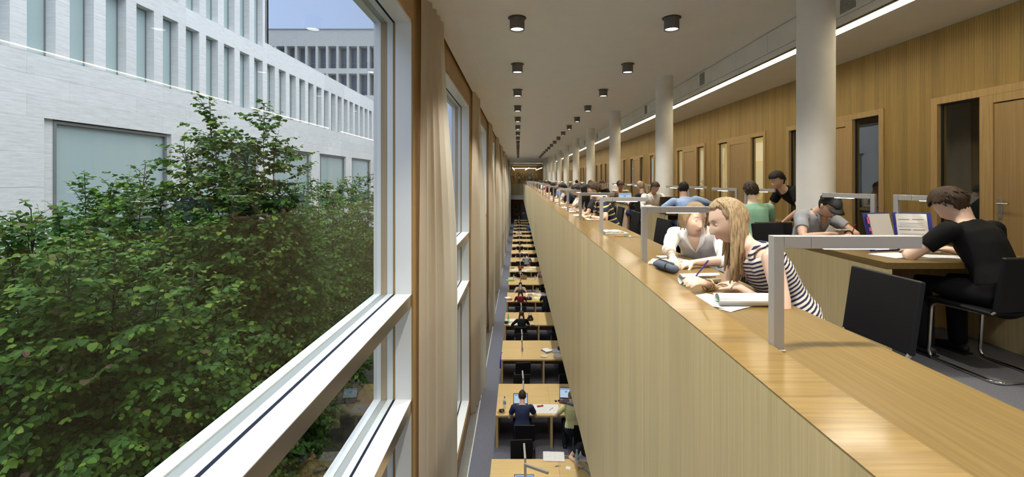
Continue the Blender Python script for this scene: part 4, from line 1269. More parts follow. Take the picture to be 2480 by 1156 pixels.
    # ------------------------------------------------ face
    if facefeatures:
        for s in (-1, 1):
            ec = Vector((s*0.030, 0.0645, 0.004))
            e = MB(); U_, F_ = ico(2)
            e.add([HM@(ec+Vector(p)*0.0125) for p in U_.tolist()], F_, 0, True)
            eo = e.build('eye', M['eye'], root)
            e = MB(); e.add([HM@(ec+Vector((0, 0.0072, -0.0035))+Vector((p[0]*.0062, p[1]*.0062, p[2]*.0062))) for p in U_.tolist()], F_, 0, True); e.build('iris', M['iris'], eo)
            U3, F3_ = ico(3)
            thr = -0.30 if head[0] > 15 else 0.12
            k3 = [i_ for i_, f_3 in enumerate(F3_) if min(U3[j][2]-0.15*abs(U3[j][0]) for j in f_3) > thr]
            e = MB(); e.add([HM@(ec+Vector(p)*0.0136) for p in U3.tolist()], [F3_[i_] for i_ in k3], 0, True)
            e.build('eyelid', SKIN[skin], eo)
            e = MB(); b0_ = Vector((s*0.031, 0.0835, 0.030))
            e.loft([(HM@(b0_+Vector((-s*.018, -.0005, -.002))), .0026, .0022), (HM@(b0_+Vector((0, .0005, .003))), .0030, .0024), (HM@(b0_+Vector((s*.019, -.010, -.001))), .0014, .0014)], 6)
            e.build('eyebrow', M['brow'], root)
        e = MB()
        yl = 0.0872
        for zc, hh in ((-0.0618, .0028), (-0.0715, .0034)):
            e.loft([(HM@Vector((-.021, yl-.010, -0.0665)), .0015, .0012), (HM@Vector((-.010, yl-.0015, zc)), hh, .0036), (HM@Vector((0, yl, zc-.0005)), hh, .0040), (HM@Vector((.010, yl-.0015, zc)), hh, .0036), (HM@Vector((.021, yl-.010, -0.0665)), .0015, .0012)], 8, ref=HM.to_3x3()@Vector((0, 0, 1)))
        e.build('mouth', M['lip'], root)
    root['_dbg'] = 0
    del root['_dbg']
    PEOPLE.append((root, {'HM': HM, 'arms': arms, 'sp': sp}))
    return root, dict(HM=HM, arms=arms, up=up, lat=latv, sp=sp)
PEOPLE = []
# ---------------------------------------------------------------- the readers
W = (0.74, 0.73, 0.70, 1); NAVY = (0.018, 0.022, 0.05, 1); BLACK = (0.0045, 0.0045, 0.005, 1)
def L2(root_xy, rz):
    """world point -> seat frame"""
    c, s = math.cos(rz), math.sin(rz)
    def f(x, y, z):
        dx, dy = x-root_xy[0], y-root_xy[1]
        return (dx*c+dy*s, -dx*s+dy*c, z)
    return f
def ring(root, p, ax, r, w, m, name):
    mb = MB(); ax = Vector(ax).normalized(); p = Vector(p)
    a = ax.orthogonal().normalized(); b = ax.cross(a)
    pts = [p+a*r*math.cos(t)+b*r*math.sin(t) for t in [2*math.pi*i/16 for i in range(17)]]
    mb.tube(pts, w, 6); return mb.build(name, m, root)
M['gold'] = mat('gold_metal', (0.65, 0.48, 0.22, 1), 0.25, 1.0)

# woman in the striped dress, leaning on the parapet desk
r0, a0 = (1.45, 2.36), math.pi/2
f = L2(r0, a0)
sm = stripe_mat('navy_stripes', (0.72, 0.68, 0.60, 1), (0.030, 0.028, 0.075, 1), (0.06, 0.50, 0.86), 0.0205, 0.47)
def w2_hair(HM, hm, ho, rng):
    mb = MB()
    R3 = HM.to_3x3()
    for i in range(64):
        a = rng.uniform(-1.52, 1.3)          # mostly her left, the camera's side, and the back
        r0_ = Vector((math.sin(a)*0.080, -math.cos(a)*0.090, rng.uniform(-.005, .06)))
        st = Vector((math.sin(a)*0.02, -math.cos(a)*0.03+0.015, 0.121))
        mid = Vector((math.sin(a)*0.066, -math.cos(a)*0.070, 0.092))
        p1, pm, p2 = HM@st, HM@mid, HM@r0_
        ln = rng.uniform(.22, .34)
        out = (R3@Vector((math.sin(a), -math.cos(a), 0))).normalized()
        dn = Vector((0, 0.02, -1))
        lim = 0.80
        q = [p1, pm, p2, p2+dn*ln*.35+out*.014, p2+dn*ln*.7+out*.012+Vector((rng.uniform(-.012, .012), rng.uniform(-.01, .01), 0)), p2+dn*ln+out*rng.uniform(-.01, .012)+Vector((0, rng.uniform(-.015, .015), 0))]
        q = [Vector((p.x, p.y, max(p.z, lim+0.01*rng.rand()))) for p in q]
        mb.loft([(q[0], .015, .007), (q[1], .019, .008), (q[2], .018, .009), (q[3], .016, .009), (q[4], .012, .007), (q[5], .004, .003)], 6, ref=out.cross(Vector((0, 0, 1))), dome=False)
    mb.build('long_hair', hm, ho)
p2, d2 = person('woman with long blonde hair and a navy striped sleeveless dress leaning on the parapet desk', (*r0, 0), a0, seat=0.505, lean=33, head=(20, 6, 0),
    head_at=f(1.095, 2.40, 1.112), hands={-1: f(1.13, 2.31, 0.775), 1: f(0.975, 2.41, 0.785)}, elbows={-1: (-0.9, -0.35, -0.9), 1: (0.6, -0.7, -0.9)},
    skin='fair', hair=('tied', 'blond'), topmat=sm, strap=True, trousers=('stripe_skirt', NAVY), legs='shorts', fem=True, scale=1.02, vox=0.0056, sub=5, curl={-1: 0.35, 1: 0.75},
    facefeatures=True, hair_fn=w2_hair, feet=0.05, knee=0.36, palms={1: (0.5, 0.2, -0.8)})
for ch in list(p2.children):
    if ch.name.startswith('shorts'): ch.data.materials[0] = sm
E_, W_2 = d2['arms'][1][1], d2['arms'][1][2]
ring(p2, W_2*0.86+E_*0.14, W_2-E_, 0.031, 0.0035, M['gold'], 'bracelet'); ring(p2, W_2*0.82+E_*0.18, W_2-E_, 0.032, 0.0035, M['gold'], 'bracelet')

# woman in the white shirt beside her
r1, a1 = (1.50, 3.66), math.radians(143)
f = L2(r1, a1)
def w1_hair(HM, hm, ho, rng):
    mb = MB()
    for s in (-1, 1):
        for i in range(7):
            a = Vector((s*0.055, 0.045-0.012*i, 0.085)); b = Vector((s*(0.083+.002*i), 0.030-0.014*i, 0.01)); c = Vector((s*(0.082+.006*rng.rand()), 0.032-0.016*i, -0.07-0.03*rng.rand()))
            mb.loft([(HM@a, .008, .005), (HM@b, .008, .005), (HM@c, .003, .002)], 6, dome=False)
    mb.loft([(HM@Vector((0, -.09, .0)), .03, .03), (HM@Vector((0, -.125, -.02)), .032, .03), (HM@Vector((0, -.125, -.06)), .02, .02)], 10)
    mb.build('loose_strands', hm, ho)
p1, d1 = person('woman with tied-back sandy hair in a white shirt leaning over the desk', (*r1, 0), a1, seat=0.46, lean=34, head=(10, -46, -6),
    head_at=f(1.305, 3.40, 1.035), hands={1: f(1.00, 2.98, 0.780), -1: f(1.16, 3.05, 0.775)}, elbows={1: (1.0, -0.3, -0.6), -1: (-1.0, 0.1, -0.6)},
    skin='fair', hair=('tied', 'sandy'), top=('white_linen', (0.90, 0.90, 0.90, 1)), sleeve='rolled', trousers=('dark_jeans', (0.02, 0.022, 0.03, 1)), fem=True, scale=1.04, vox=0.0056, sub=5,
    curl=0.5, facefeatures=True, hair_fn=w1_hair, collar=True, wr=0.006)
E_, W_2 = d1['arms'][1][1], d1['arms'][1][2]
ring(p1, W_2*0.9+E_*0.1, W_2-E_, 0.032, 0.003, M['steel'], 'bracelet')

# man in the black cap at the far side of the first gallery table
r2, a2 = (2.97, 4.86), math.radians(197)
f = L2(r2, a2)
p3, d3 = person('man in a black cap and grey short-sleeved shirt looking at his phone', (*r2, 0), a2, seat=0.46, lean=24, head=(38, 6, 0),
    head_at=f(3.045, 4.50, 1.065), hands={1: f(2.995, 4.43, 0.80), -1: f(3.165, 4.41, 0.80)}, elbows={1: (1.0, 0.1, -0.45), -1: (-1.0, 0.1, -0.45)},
    skin='mid', hair=('buzz', 'dark'), top=('grey_shirt', (0.30, 0.31, 0.33, 1)), sleeve='short', trousers=('black', BLACK), vox=0.0068, sub=4, curl=0.8, facefeatures=True, collar=True,
    cap=mat('cap_cloth', (0.012, 0.012, 0.013, 1), 0.8), palms={1: (-0.5, 0.3, -0.5), -1: (0.5, 0.3, -0.5)}, wr=0.005)
E_, W_2 = d3['arms'][-1][1], d3['arms'][-1][2]
ring(p3, W_2*0.93+E_*0.07, W_2-E_, 0.034, 0.007, M['black'], 'wristwatch')

# man in black on the near side of it
r4, a4 = (3.31, 3.10), math.radians(10)
f = L2(r4, a4)
p4, d4 = person('dark-haired man in a black shirt bent over his book, seen from behind', (*r4, 0), a4, seat=0.46, lean=27, head=(46, -14, 0),
    head_at=f(3.235, 3.44, 1.135), hands={-1: f(3.06, 3.60, 0.775), 1: f(3.36, 3.58, 0.775)}, elbows={-1: (-1.0, -0.1, -0.6), 1: (1.0, -0.2, -0.7)},
    skin='fair', hair=('messy', 'brown'), top=('black_shirt', BLACK), sleeve='short', trousers=('black', BLACK), vox=0.01225, sub=4, curl=0.5, scale=1.06, wr=0.006, feet=0.0)
mb = MB()
q = [(-.05, .16, .66), (-.07, .20, .60), (-.03, .19, .56), (-.09, .22, .53), (-.16, .24, .50)]
mb.tube([Vector(q[0])]+[Vector(a)*.5+Vector(b)*.5 for a, b in zip(q, q[1:])]+[Vector(q[-1])], 0.0022, 6); mb.build('earphone_cable', M['white'], p4)

# second table
person('short-haired person in a mint green T-shirt sitting with back to the camera', (2.94, 5.62, 0), 0.0, lean=14, head=(16, 8, 0), hands={-1: (-.14, .42, .775), 1: (.16, .44, .775)},
    skin='fair', hair=('short', 'brown'), top=('mint', (0.28, 0.50, 0.34, 1)), vox=0.01225, sub=4, wr=0.005)
person('dark-haired man in a black T-shirt standing bent over the table behind the big column', (4.02, 6.28, 0), math.pi/2, seat=0.78, lean=50, head=(28, -25, 0), standing=True,
    hands={-1: (-.20, .50, .775), 1: (.16, .52, .775)}, skin='mid', hair=('messy', 'dark'), top=('black_shirt', BLACK), trousers=('dark_jeans', (0.02, 0.022, 0.03, 1)), vox=0.01225, sub=4, elbows={-1: (-1, -.4, .3), 1: (1, -.4, .3)})
# third table
f = L2((2.82, 9.82), math.radians(187))
person('dark-haired man in an open white shirt reading behind a dark laptop', (2.82, 9.82, 0), math.radians(187), lean=16, head=(34, 0, 0), skin='mid', hair=('short', 'brown'),
    top=('white', W), sleeve='long', trousers=('black', BLACK), vox=0.012, sub=3, hands={1: f(2.72, 9.30, .775), -1: f(3.0, 9.35, .775)}, collar=True)
f = L2((2.92, 7.86), math.radians(-8))
person('dark-haired man in a light blue shirt seen from behind at the third table', (2.92, 7.86, 0), math.radians(-8), lean=20, side=-0.10, head=(18, 20, 0), skin='mid', hair=('short', 'dark'),
    top=('sky_blue', (0.34, 0.46, 0.72, 1)), sleeve='long', trousers=('jeans', (0.05, 0.08, 0.16, 1)), vox=0.012, sub=3, hands={-1: f(2.70, 8.22, .775), 1: f(3.22, 8.20, .775)}, elbows={1: (1, -.1, .1), -1: (-1, -.2, -.5)})
# fourth table
person('woman with a blonde ponytail in a navy top with bare legs, seen from behind', (2.92, 10.52, 0), math.radians(38), lean=10, head=(12, 0, 0), skin='fair', hair=('pony', 'blond'),
    top=('navy', NAVY), sleeve='rolled', trousers=('blue_skirt', (0.03, 0.045, 0.12, 1)), legs='shorts', fem=True, vox=0.0122, sub=3, hands={-1: (-.12, .42, .775), 1: (.20, .42, .775)}, feet=-0.02)
person('brown-haired reader half hidden behind the bright laptop screen', (2.76, 12.62, 0), math.pi, lean=20, head=(30, 0, 0), skin='tan', hair=('short', 'brown'), top=('rust', (0.16, 0.10, 0.06, 1)), vox=0.018)

# readers along the parapet desk
pol = stripe_mat('polo_stripes', NAVY, (0.62, 0.52, 0.16, 1), (0, 0.25, 0.97), 0.078, 0.24)
f = L2((1.46, 7.02), math.pi/2)
pp, dp = person('man in a navy polo shirt with yellow stripes writing at the parapet desk', (1.46, 7.02, 0), math.pi/2, lean=22, head=(26, 10, 0), skin='mid', hair=('short', 'brown'), topmat=pol, sleeve='short',
    trousers=('beige', (0.30, 0.25, 0.18, 1)), vox=0.012, sub=3, hands={-1: f(1.06, 6.80, .775), 1: f(1.05, 7.10, .775)}, collar=True, scale=1.03)
E_, W_2 = dp['arms'][-1][1], dp['arms'][-1][2]
ring(pp, W_2*0.92+E_*0.08, W_2-E_, 0.034, 0.008, M['steel'], 'wristwatch')
LR = [
    (9.2, 'reader in a loose white T-shirt resting the chin on one hand at the parapet desk', 'fair', ('short', 'dark'), ('white', W), True, 26, {-1: (-.05, .30, .98)}),
    (8.25, 'dark-haired reader in a charcoal top beyond the striped polo shirt', 'mid', ('long', 'dark'), ('charcoal', (0.03, 0.03, 0.035, 1)), True, 24, None),
    (11.2, 'reader in a dark navy T-shirt with one arm along the parapet desk', 'mid', ('short', 'dark'), ('navy', NAVY), False, 30, None),
    (12.9, 'blond reader in a light grey top at the parapet desk beyond the navy T-shirt', 'fair', ('tied', 'sandy'), ('pale_grey', (0.45, 0.45, 0.45, 1)), True, 20, None),
    (15.0, 'reader in jeans blue with thick dark hair at the parapet desk', 'mid', ('long', 'dark'), ('denim', (0.10, 0.16, 0.30, 1)), True, 28, None),
    (18.1, 'far reader in a black top at the parapet desk', 'mid', ('short', 'dark'), ('black_shirt', BLACK), False, 24, None),
    (21.6, 'far reader in a wine red top at the parapet desk', 'fair', ('short', 'brown'), ('wine', (0.20, 0.03, 0.04, 1)), False, 20, None),
    (25.2, 'farthest reader in a pale shirt at the parapet desk', 'fair', ('short', 'dark'), ('white', W), False, 22, None)]
for y, lab, sk, hr, tp, fem, ln, hd in LR:
    person(lab, (1.48+R.uniform(-.03, .04), y, 0), math.pi/2+R.uniform(-.1, .1), lean=ln, head=(28, R.uniform(-20, 20), 0), skin=sk, hair=hr, top=tp, fem=fem, vox=0.018, hands=hd)
UR = [(2.95, 13.15, 0, 'reader in a cream shirt with back turned at a gallery table far behind', ('cream', (0.6, 0.55, 0.44, 1)), ('short', 'dark')),
      (2.72, 15.2, math.pi, 'dark-haired reader in black facing the camera at a far gallery table', ('black_shirt', BLACK), ('short', 'dark')),
      (2.9, 18.25, 0, 'reader in a grey pullover with back turned at a farther gallery table', ('grey_shirt', (0.30, 0.31, 0.33, 1)), ('short', 'brown')),
      (3.0, 23.4, 0, 'farthest reader in navy at the gallery tables', ('navy', NAVY), ('short', 'dark'))]
for x, y, rz, lab, tp, hr in UR:
    person(lab, (x, y, 0), rz, lean=16, head=(24, 0, 0), skin='mid', hair=hr, top=tp, vox=0.022)

# readers on the lower floor
def low(lab, k, side, x, top, hair, skin='fair', fem=False, vox=0.019, lean=22, hands=None, **kw):
    y = (TY0+TP*k-0.24) if side == 0 else (TY0+TP*k+TD+0.24)
    return person(lab, (x, y, ZL), (0 if side == 0 else math.pi), lean=lean, head=kw.pop('head', (34, 0, 0)), skin=skin, hair=hair, top=top, fem=fem, vox=vox, hands=hands, **kw)
low('man in a navy T-shirt typing at the laptop on the second lower table', 0, 0, 0.09, ('navy_tee', (0.025, 0.035, 0.085, 1)), ('short', 'brown'), vox=0.0122, hands={-1: (-.10, .40, .775), 1: (.14, .42, .775)})
pk, dkk = low('grey-haired man in a yellow shirt with a grey scarf on the lower floor', 0, 0, 1.19, ('yellow', (0.80, 0.75, 0.36, 1)), ('buzz', 'grey'), vox=0.0122, lean=18, hands={-1: (-.22, .44, .775), 1: (.1, .45, .775)})
mb = MB(); c_ = dkk['sp'](1.0)
mb.tube([c_+Vector((math.cos(t)*.085, math.sin(t)*.075+.005, .03+.012*math.sin(2*t))) for t in [2*math.pi*i/14 for i in range(15)]], 0.028, 8); mb.build('scarf', cloth('scarf', (0.22, 0.24, 0.28, 1)), pk)
low('reader writing at the nearest lower table, mostly hidden by the parapet', -1, 1, 1.36, ('charcoal', (0.03, 0.03, 0.035, 1)), ('short', 'dark'), 'mid', vox=0.012, hands={1: (.27, .42, .785), -1: (-.1, .42, .775)})
low('woman with long wavy dark hair in a black jumper writing on the lower floor', 2, 0, 0.12, ('black_shirt', BLACK), ('long', 'brown'), fem=True, vox=0.013, sleeve='long', lean=26, hands={-1: (-.30, .40, .775), 1: (.14, .40, .775)})
low('woman in a dark red top with long hair on the lower floor', 3, 0, 0.10, ('dark_red', (0.14, 0.012, 0.018, 1)), ('long', 'brown'), fem=True, lean=16)
low('person in a floral pale top facing the dark red top on the lower floor', 3, 1, 0.10, ('floral', (0.40, 0.40, 0.32, 1)), ('short', 'dark'), 'mid', fem=True, hands={-1: (-.12, .30, .95), 1: (.12, .30, .95)})
low('person in navy leaning forward at the fifth lower table, beside the parapet', 3, 0, 1.22, ('navy', NAVY), ('short', 'dark'), lean=30)
low('person in a black T-shirt at the far side of the fifth lower table', 3, 1, 1.28, ('black_shirt', BLACK), ('short', 'dark'), 'mid')
low('man in black behind an open laptop on the sixth lower table', 4, 1, 0.10, ('black_shirt', BLACK), ('short', 'dark'), 'mid', hands={-1: (-.12, .30, .95), 1: (.14, .42, .775)})
low('person in a pale pink shirt at the far side of the sixth lower table', 4, 1, 1.30, ('pink', (0.62, 0.42, 0.46, 1)), ('short', 'brown'))
low('reader in dark clothes at the far side of the eighth lower table', 6, 1, 0.10, ('charcoal', (0.03, 0.03, 0.035, 1)), ('short', 'brown'), 'mid', vox=0.024)
low('reader in a grey T-shirt at the near side of the eighth lower table', 6, 0, 0.55, ('grey_shirt', (0.30, 0.31, 0.33, 1)), ('short', 'dark'), vox=0.024)
low('reader in black at the far side of the ninth lower table', 7, 1, 0.12, ('black_shirt', BLACK), ('short', 'dark'), 'mid', vox=0.024)
low('reader in a white blouse at the far side of the eleventh lower table', 10, 1, 0.05, ('white', W), ('short', 'brown'), vox=0.024, fem=True)
low('reader in red at the far side of the fourteenth lower table', 13, 1, 0.05, ('wine', (0.20, 0.03, 0.04, 1)), ('short', 'brown'), vox=0.024)
low('reader in a bright blue top at the thirteenth lower table', 12, 0, 1.15, ('bright_blue', (0.05, 0.12, 0.5, 1)), ('short', 'dark'), vox=0.024)

# chairs of the upper floor
up_chair(0, 0, 3.27, -0.15, math.radians(3)); c = up_chair(0, 1, 2.94, 0); c.location = (2.925, 4.97, 0); c.rotation_euler = (0, 0, math.radians(197))
up_chair(1, 0, 2.95, 0.12); up_chair(1, 1, 3.3, 0.0, 0.1)
up_chair(2, 0, 2.93, 0.08, -.1); c = up_chair(2, 1, 2.80, 0.08, .12)
c = up_chair(3, 0, 2.93, 0.2, math.radians(38)); up_chair(3, 1, 2.76, 0.07)
for n in range(4, 13):
    up_chair(n, 0, 2.97, 0.06); up_chair(n, 1, 2.76, 0.06)
ledge_chair(1.66, 2.42, math.radians(4), 'black cantilever chair behind the woman in the striped dress')
ledge_chair(1.55, 3.74, math.radians(52), 'black cantilever chair under the woman in the white shirt')
ledge_chair(1.54, 5.72, math.radians(5), 'empty black cantilever chair at the parapet desk beyond the white shirt')
ledge_chair(1.52, 7.02, math.radians(0), 'black cantilever chair of the man in the striped polo shirt')
for i, (y, lab, *_r) in enumerate(LR):
    ledge_chair(1.56, y, R.uniform(-.1, .1), 'black chair of the ' + ' '.join(lab.split(' at the parapet')[0].split()[:10]))
# ---------------------------------------------------------------- things on the desks
def LT(x, y):
    Y = (EYE-(ZL+0.74))*FPX/(y-VPY); return Vector(((x-VPX)*Y/FPX, Y, ZL+0.7405))
def UT(x, y):
    Y = (EYE-0.74)*FPX/(y-VPY); return Vector(((x-VPX)*Y/FPX, Y, 0.7405))
def curved_page(w, d, lift=0.0, bow=0.012, n=8, th=0.0012, x0=0.0):
    v, f = [], []
    for i in range(n+1):
        s = i/n; x = x0+w*s; z = bow*math.sin(math.pi*min(1, s*1.1))**0.8*(1-s*.3)+lift*s
        for y in (-d/2, d/2): v += [(x, y, z), (x, y, z+th)]
    for i in range(n):
        a = i*4; b = a+4
        f += [(a+1, a+3, b+3, b+1), (a, b, b+2, a+2), (a, a+1, b+1, b), (a+2, b+2, b+3, a+3)]
    f += [(0, 2, 3, 1), (n*4, n*4+1, n*4+3, n*4+2)]
    return v, f
def print_mat(name, base=(0.80, 0.79, 0.76, 1), ink=(0.60, 0.61, 0.65, 1), rows=60.0):
    m = mat(name, base, 0.8)
    nt, b = nodes_of(m); N, L = nt.nodes, nt.links
    tc = N.new('ShaderNodeTexCoord'); sp = N.new('ShaderNodeSeparateXYZ'); L.new(tc.outputs['Object'], sp.inputs[0])
    mu = N.new('ShaderNodeMath'); mu.operation = 'MULTIPLY'; mu.inputs[1].default_value = rows; L.new(sp.outputs['Y'], mu.inputs[0])
    fr = N.new('ShaderNodeMath'); fr.operation = 'FRACT'; L.new(mu.outputs[0], fr.inputs[0])
    lt = N.new('ShaderNodeMath'); lt.operation = 'LESS_THAN'; lt.inputs[1].default_value = 0.38; L.new(fr.outputs[0], lt.inputs[0])
    no = N.new('ShaderNodeTexNoise'); no.inputs['Scale'].default_value = 60; L.new(tc.outputs['Object'], no.inputs[0])
    gt = N.new('ShaderNodeMath'); gt.operation = 'GREATER_THAN'; gt.inputs[1].default_value = 0.47; L.new(no.outputs['Fac'], gt.inputs[0])
    m2 = N.new('ShaderNodeMath'); m2.operation = 'MULTIPLY'; L.new(lt.outputs[0], m2.inputs[0]); L.new(gt.outputs[0], m2.inputs[1])
    mx = N.new('ShaderNodeMix'); mx.data_type = 'RGBA'; mx.inputs[6].default_value = base; mx.inputs[7].default_value = ink
    L.new(m2.outputs[0], mx.inputs['Factor']); L.new(mx.outputs[2], b.inputs['Base Color'])
    return m
M['print'] = print_mat('printed_paper'); M['print_cream'] = print_mat('printed_book_page', (0.72, 0.64, 0.46, 1), (0.40, 0.34, 0.25, 1), 110.0)
M['cover_grey'] = mat('grey_cover', (0.20, 0.20, 0.21, 1), 0.6)
M['blue'] = mat('blue_plastic', (0.02, 0.03, 0.24, 1), 0.4); M['red'] = mat('red_plastic', (0.42, 0.02, 0.03, 1), 0.45); M['lime'] = mat('lime_cloth', (0.35, 0.62, 0.03, 1), 0.6)
M['yellow'] = mat('yellow_plastic', (0.70, 0.62, 0.04, 1), 0.5); M['green'] = mat('green_ink', (0.02, 0.25, 0.12, 1), 0.6); M['purple'] = mat('purple_plastic', (0.06, 0.03, 0.25, 1), 0.4)
M['pinkt'] = mat('pink_tab', (0.70, 0.12, 0.22, 1), 0.6); M['water'] = mat('clear_plastic', (0.86, 0.90, 0.93, 1), 0.12); M['water'].node_tree.nodes['Principled BSDF'].inputs['Alpha'].default_value = 0.30; M['greenglass'] = glass_mat('green_glass', (0.50, 0.86, 0.70, 1), 1.2)
M['label'] = mat('bottle_label', (0.25, 0.42, 0.70, 1), 0.5); M['bluecap'] = mat('blue_cap', (0.02, 0.05, 0.30, 1), 0.4); M['brown'] = mat('brown_card', (0.30, 0.20, 0.10, 1), 0.8)
M['screen'] = emit_mat('screen_glow', (0.62, 0.78, 0.95, 1), 0.75); M['screen2'] = emit_mat('screen_bar', (0.12, 0.30, 0.75, 1), 0.9); M['white_logo'] = mat('white_mark', (0.8, 0.8, 0.8, 1), 0.4)

def sheet(p, rz, w, d, label, group=None, m=None, name='paper_sheet', curl=0.0):
    mb = MB(); v, f = curved_page(w, d, curl, 0.003, 6, 0.0006, -w/2)
    mb.add(v, f); o = mb.build(name, m or M['print'], None, p+Vector((0, 0, 0.0004)), (0, 0, rz))
    return tag(o, label, 'paper', group)
def open_book(p, rz, w, d, th, label, page=None, cover=None, group=None):
    t = thing('open_book', label, 'book', p, rz, group)
    mb = MB(); mb.box(-w-.004, w+.004, -d/2-.004, d/2+.004, 0, 0.003); mb.build('cover', cover or M['cover_grey'], t)
    for s in (-1, 1):
        mb = MB(); v, f = [], []; n = 10
        for i in range(n+1):
            q = i/n; x = s*w*q; z = th*(0.55+0.55*math.sin(math.pi*min(1, .12+q*.85)))*(1 if q < .999 else .85)
            for y in (-d/2, d/2): v += [(x, y, 0.003), (x, y, 0.003+z)]
        for i in range(n):
            a = i*4; b = a+4
            q = [(a+1, a+3, b+3, b+1), (a, b, b+2, a+2), (a, a+1, b+1, b), (a+2, b+2, b+3, a+3)]
            f += q if s > 0 else [tuple(reversed(k)) for k in q]
        f += [(0, 2, 3, 1), (n*4, n*4+1, n*4+3, n*4+2)]
        mb.add(v, f); mb.build('page_block', page or M['print_cream'], t)
    return t
def closed_book(p, rz, w, d, th, label, cover, group=None):
    t = thing('book', label, 'book', p, rz, group)
    mb = MB(); mb.box(-w/2, w/2, -d/2, d/2, 0, .002); mb.box(-w/2, w/2, -d/2, d/2, th-.002, th); mb.box(-w/2, -w/2+.003, -d/2, d/2, .002, th-.002); mb.build('cover', cover, t)
    mb = MB(); mb.box(-w/2+.003, w/2-.004, -d/2+.004, d/2-.004, .002, th-.002); mb.build('page_block', M['cream'], t)
    return t
def pen(p, rz, label, m, ln=0.14, tilt=0.0, cat='pen', m2=None):
    t = thing('pen', label, cat, p, rz)
    c, s = math.cos(tilt), math.sin(tilt)
    at = lambda u: (0, u*c, .0045+u*s)
    mb = MB(); mb.tube([at(0.012), at(ln*.72)], 0.0042, 8); mb.build('barrel', m, t)
    mb = MB(); mb.tube([at(0), at(0.012)], [0.0008, 0.0042], 8); mb.build('tip', M['steel'], t)
    mb = MB(); mb.tube([at(ln*.72), at(ln)], 0.0049, 8); mb.build('cap', m2 or m, t)
    return t
def bottle(p, label, m, cap, h=0.22, r=0.032, lab=True):
    t = thing('bottle', label, 'bottle', p)
    pr = [(0.0, 0.002), (r*.8, 0.0), (r, .012), (r, h*.30), (r*.94, h*.34), (r, h*.38), (r, h*.62), (r*.80, h*.72), (r*.42, h*.86), (r*.40, h*.93)]
    mb = MB(); mb.lathe(pr, 20); mb.build('body', m, t)
    mb = MB(); mb.cyl(0, 0, h*.93, h, r*.47, 14); mb.build('cap', cap, t)
    if lab:
        mb = MB(); mb.lathe([(r+.0008, h*.40), (r+.0008, h*.60)], 20); mb.build('label_band', M['label'], t)
    return t
def laptop(p, rz, label, screen=True, lid=None, ang=108, logo=False, w=0.34, d=0.235):
    t = thing('laptop', label, 'laptop', p, rz)
    lid = lid or M['black']
    mb = MB(); mb.box(-w/2, w/2, -d/2, d/2, 0.003, .020, ch=.003); b = mb.build('base', lid, t)
    mb = MB()
    for r_ in range(5):
        for c_ in range(12): mb.box(-w*.42+c_*w*.07, -w*.42+c_*w*.07+w*.058, d*.02+r_*.019-.005, d*.02+r_*.019+.010, .020, .0225)
    k = mb.build('keyboard', M['cover_grey'], b); k['kind'] = 'stuff'
    mb = MB(); mb.box(-.045, .045, -d*.40, -d*.12, .0202, .0208); mb.build('touchpad', M['cover_grey'], b)
    T = Matrix.Translation((0, d/2, .018))@Matrix.Rotation(math.radians(90-ang), 4, 'X')
    h = d*.98
    mb = MB(); mb.box(-w/2, w/2, -.004, .006, 0, h, 0, T, ch=.002); l = mb.build('lid', lid, t)
    mb = MB(); mb.box(-w/2+.014, w/2-.014, -.0052, -.0041, .016, h-.014, 0, T); s_ = mb.build('screen', M['screen'] if screen else M['black'], l)
    if screen:
        mb = MB(); mb.box(-w/2+.02, w/2-.02, -.0060, -.0053, h*.80, h*.88, 0, T); mb.box(-w*.12, w*.06, -.0060, -.0053, h*.55, h*.68, 0, T); mb.build('screen_window', M['screen2'], l)
    if logo:
        mb = MB(); mb.loft([(T@Vector((0, .0062, h*.5)), .016, .022), (T@Vector((0, .0070, h*.5)), .016, .022)], 16, ref=(1, 0, 0), dome=False); mb.build('lid_mark', M['white_logo'], l)
    return t

# --- along the parapet desk, from the camera outwards
p = UT(1805, 741); t = thing('rolled_magazine', 'thick white magazine rolled open beside the nearest lamp post', 'magazine', (1.07, 2.135, 0.741))
mb = MB(); n = 30; v, f = [], []
for i in range(n+1):
    a = math.radians(-100+430*i/n); r = .030-.008*i/n
    for x in (-.145, .155): v.append((x, r*math.sin(a)+.0, .031+r*math.cos(a)*-1))
for i in range(n): f.append((i*2, i*2+1, i*2+3, i*2+2))
mb.add(v, f, 0, True); o = mb.build('roll', M['paper'], t); md = o.modifiers.new('t', 'SOLIDIFY'); md.thickness = .0025
mb = MB(); v, f = curved_page(.20, .27, .004, .006, 8, .003, 0)
mb.add([(-.135-x*.55, -.005+y*.42+x*.25, z) for x, y, z in v], [tuple(reversed(q)) for q in f]); mb.build('flat_page', M['print'], t)
mb = MB(); mb.box(-.147, -.143, -.012, .012, .018, .022); mb.box(-.148, -.145, -.016, .004, .042, .045); mb.build('green_marks', M['green'], t)
sheet(Vector((.955, 2.20, .7408)), .55, .20, .27, 'loose white sheet lying left of the rolled magazine')
sheet(Vector((1.04, 2.335, .7408)), -.2, .085, .06, 'small blank note card in front of the striped dress', None, M['paper'], 'note_card')
t = thing('rolled_magazine', 'curled white pad with green edge under the hand of the striped dress', 'magazine', (1.02, 2.60, 0.741), .12)
mb = MB(); v, f = [], []
for i in range(n+1):
    a = math.radians(-95+330*i/n); r = .026
    for x in (-.11, .12): v.append((x, r*math.sin(a), .027-r*math.cos(a)))
for i in range(n): f.append((i*2, i*2+1, i*2+3, i*2+2))
mb.add(v, f, 0, True); o = mb.build('roll', M['paper'], t); md = o.modifiers.new('t', 'SOLIDIFY'); md.thickness = .0025
mb = MB(); mb.box(-.112, -.09, -.055, -.02, .0, .002); mb.build('green_edge', M['green'], t)
pen(Vector((.925, 2.42, .800)), -2.6, 'purple pen held by the woman in the striped dress', M['purple'], .14, .9)
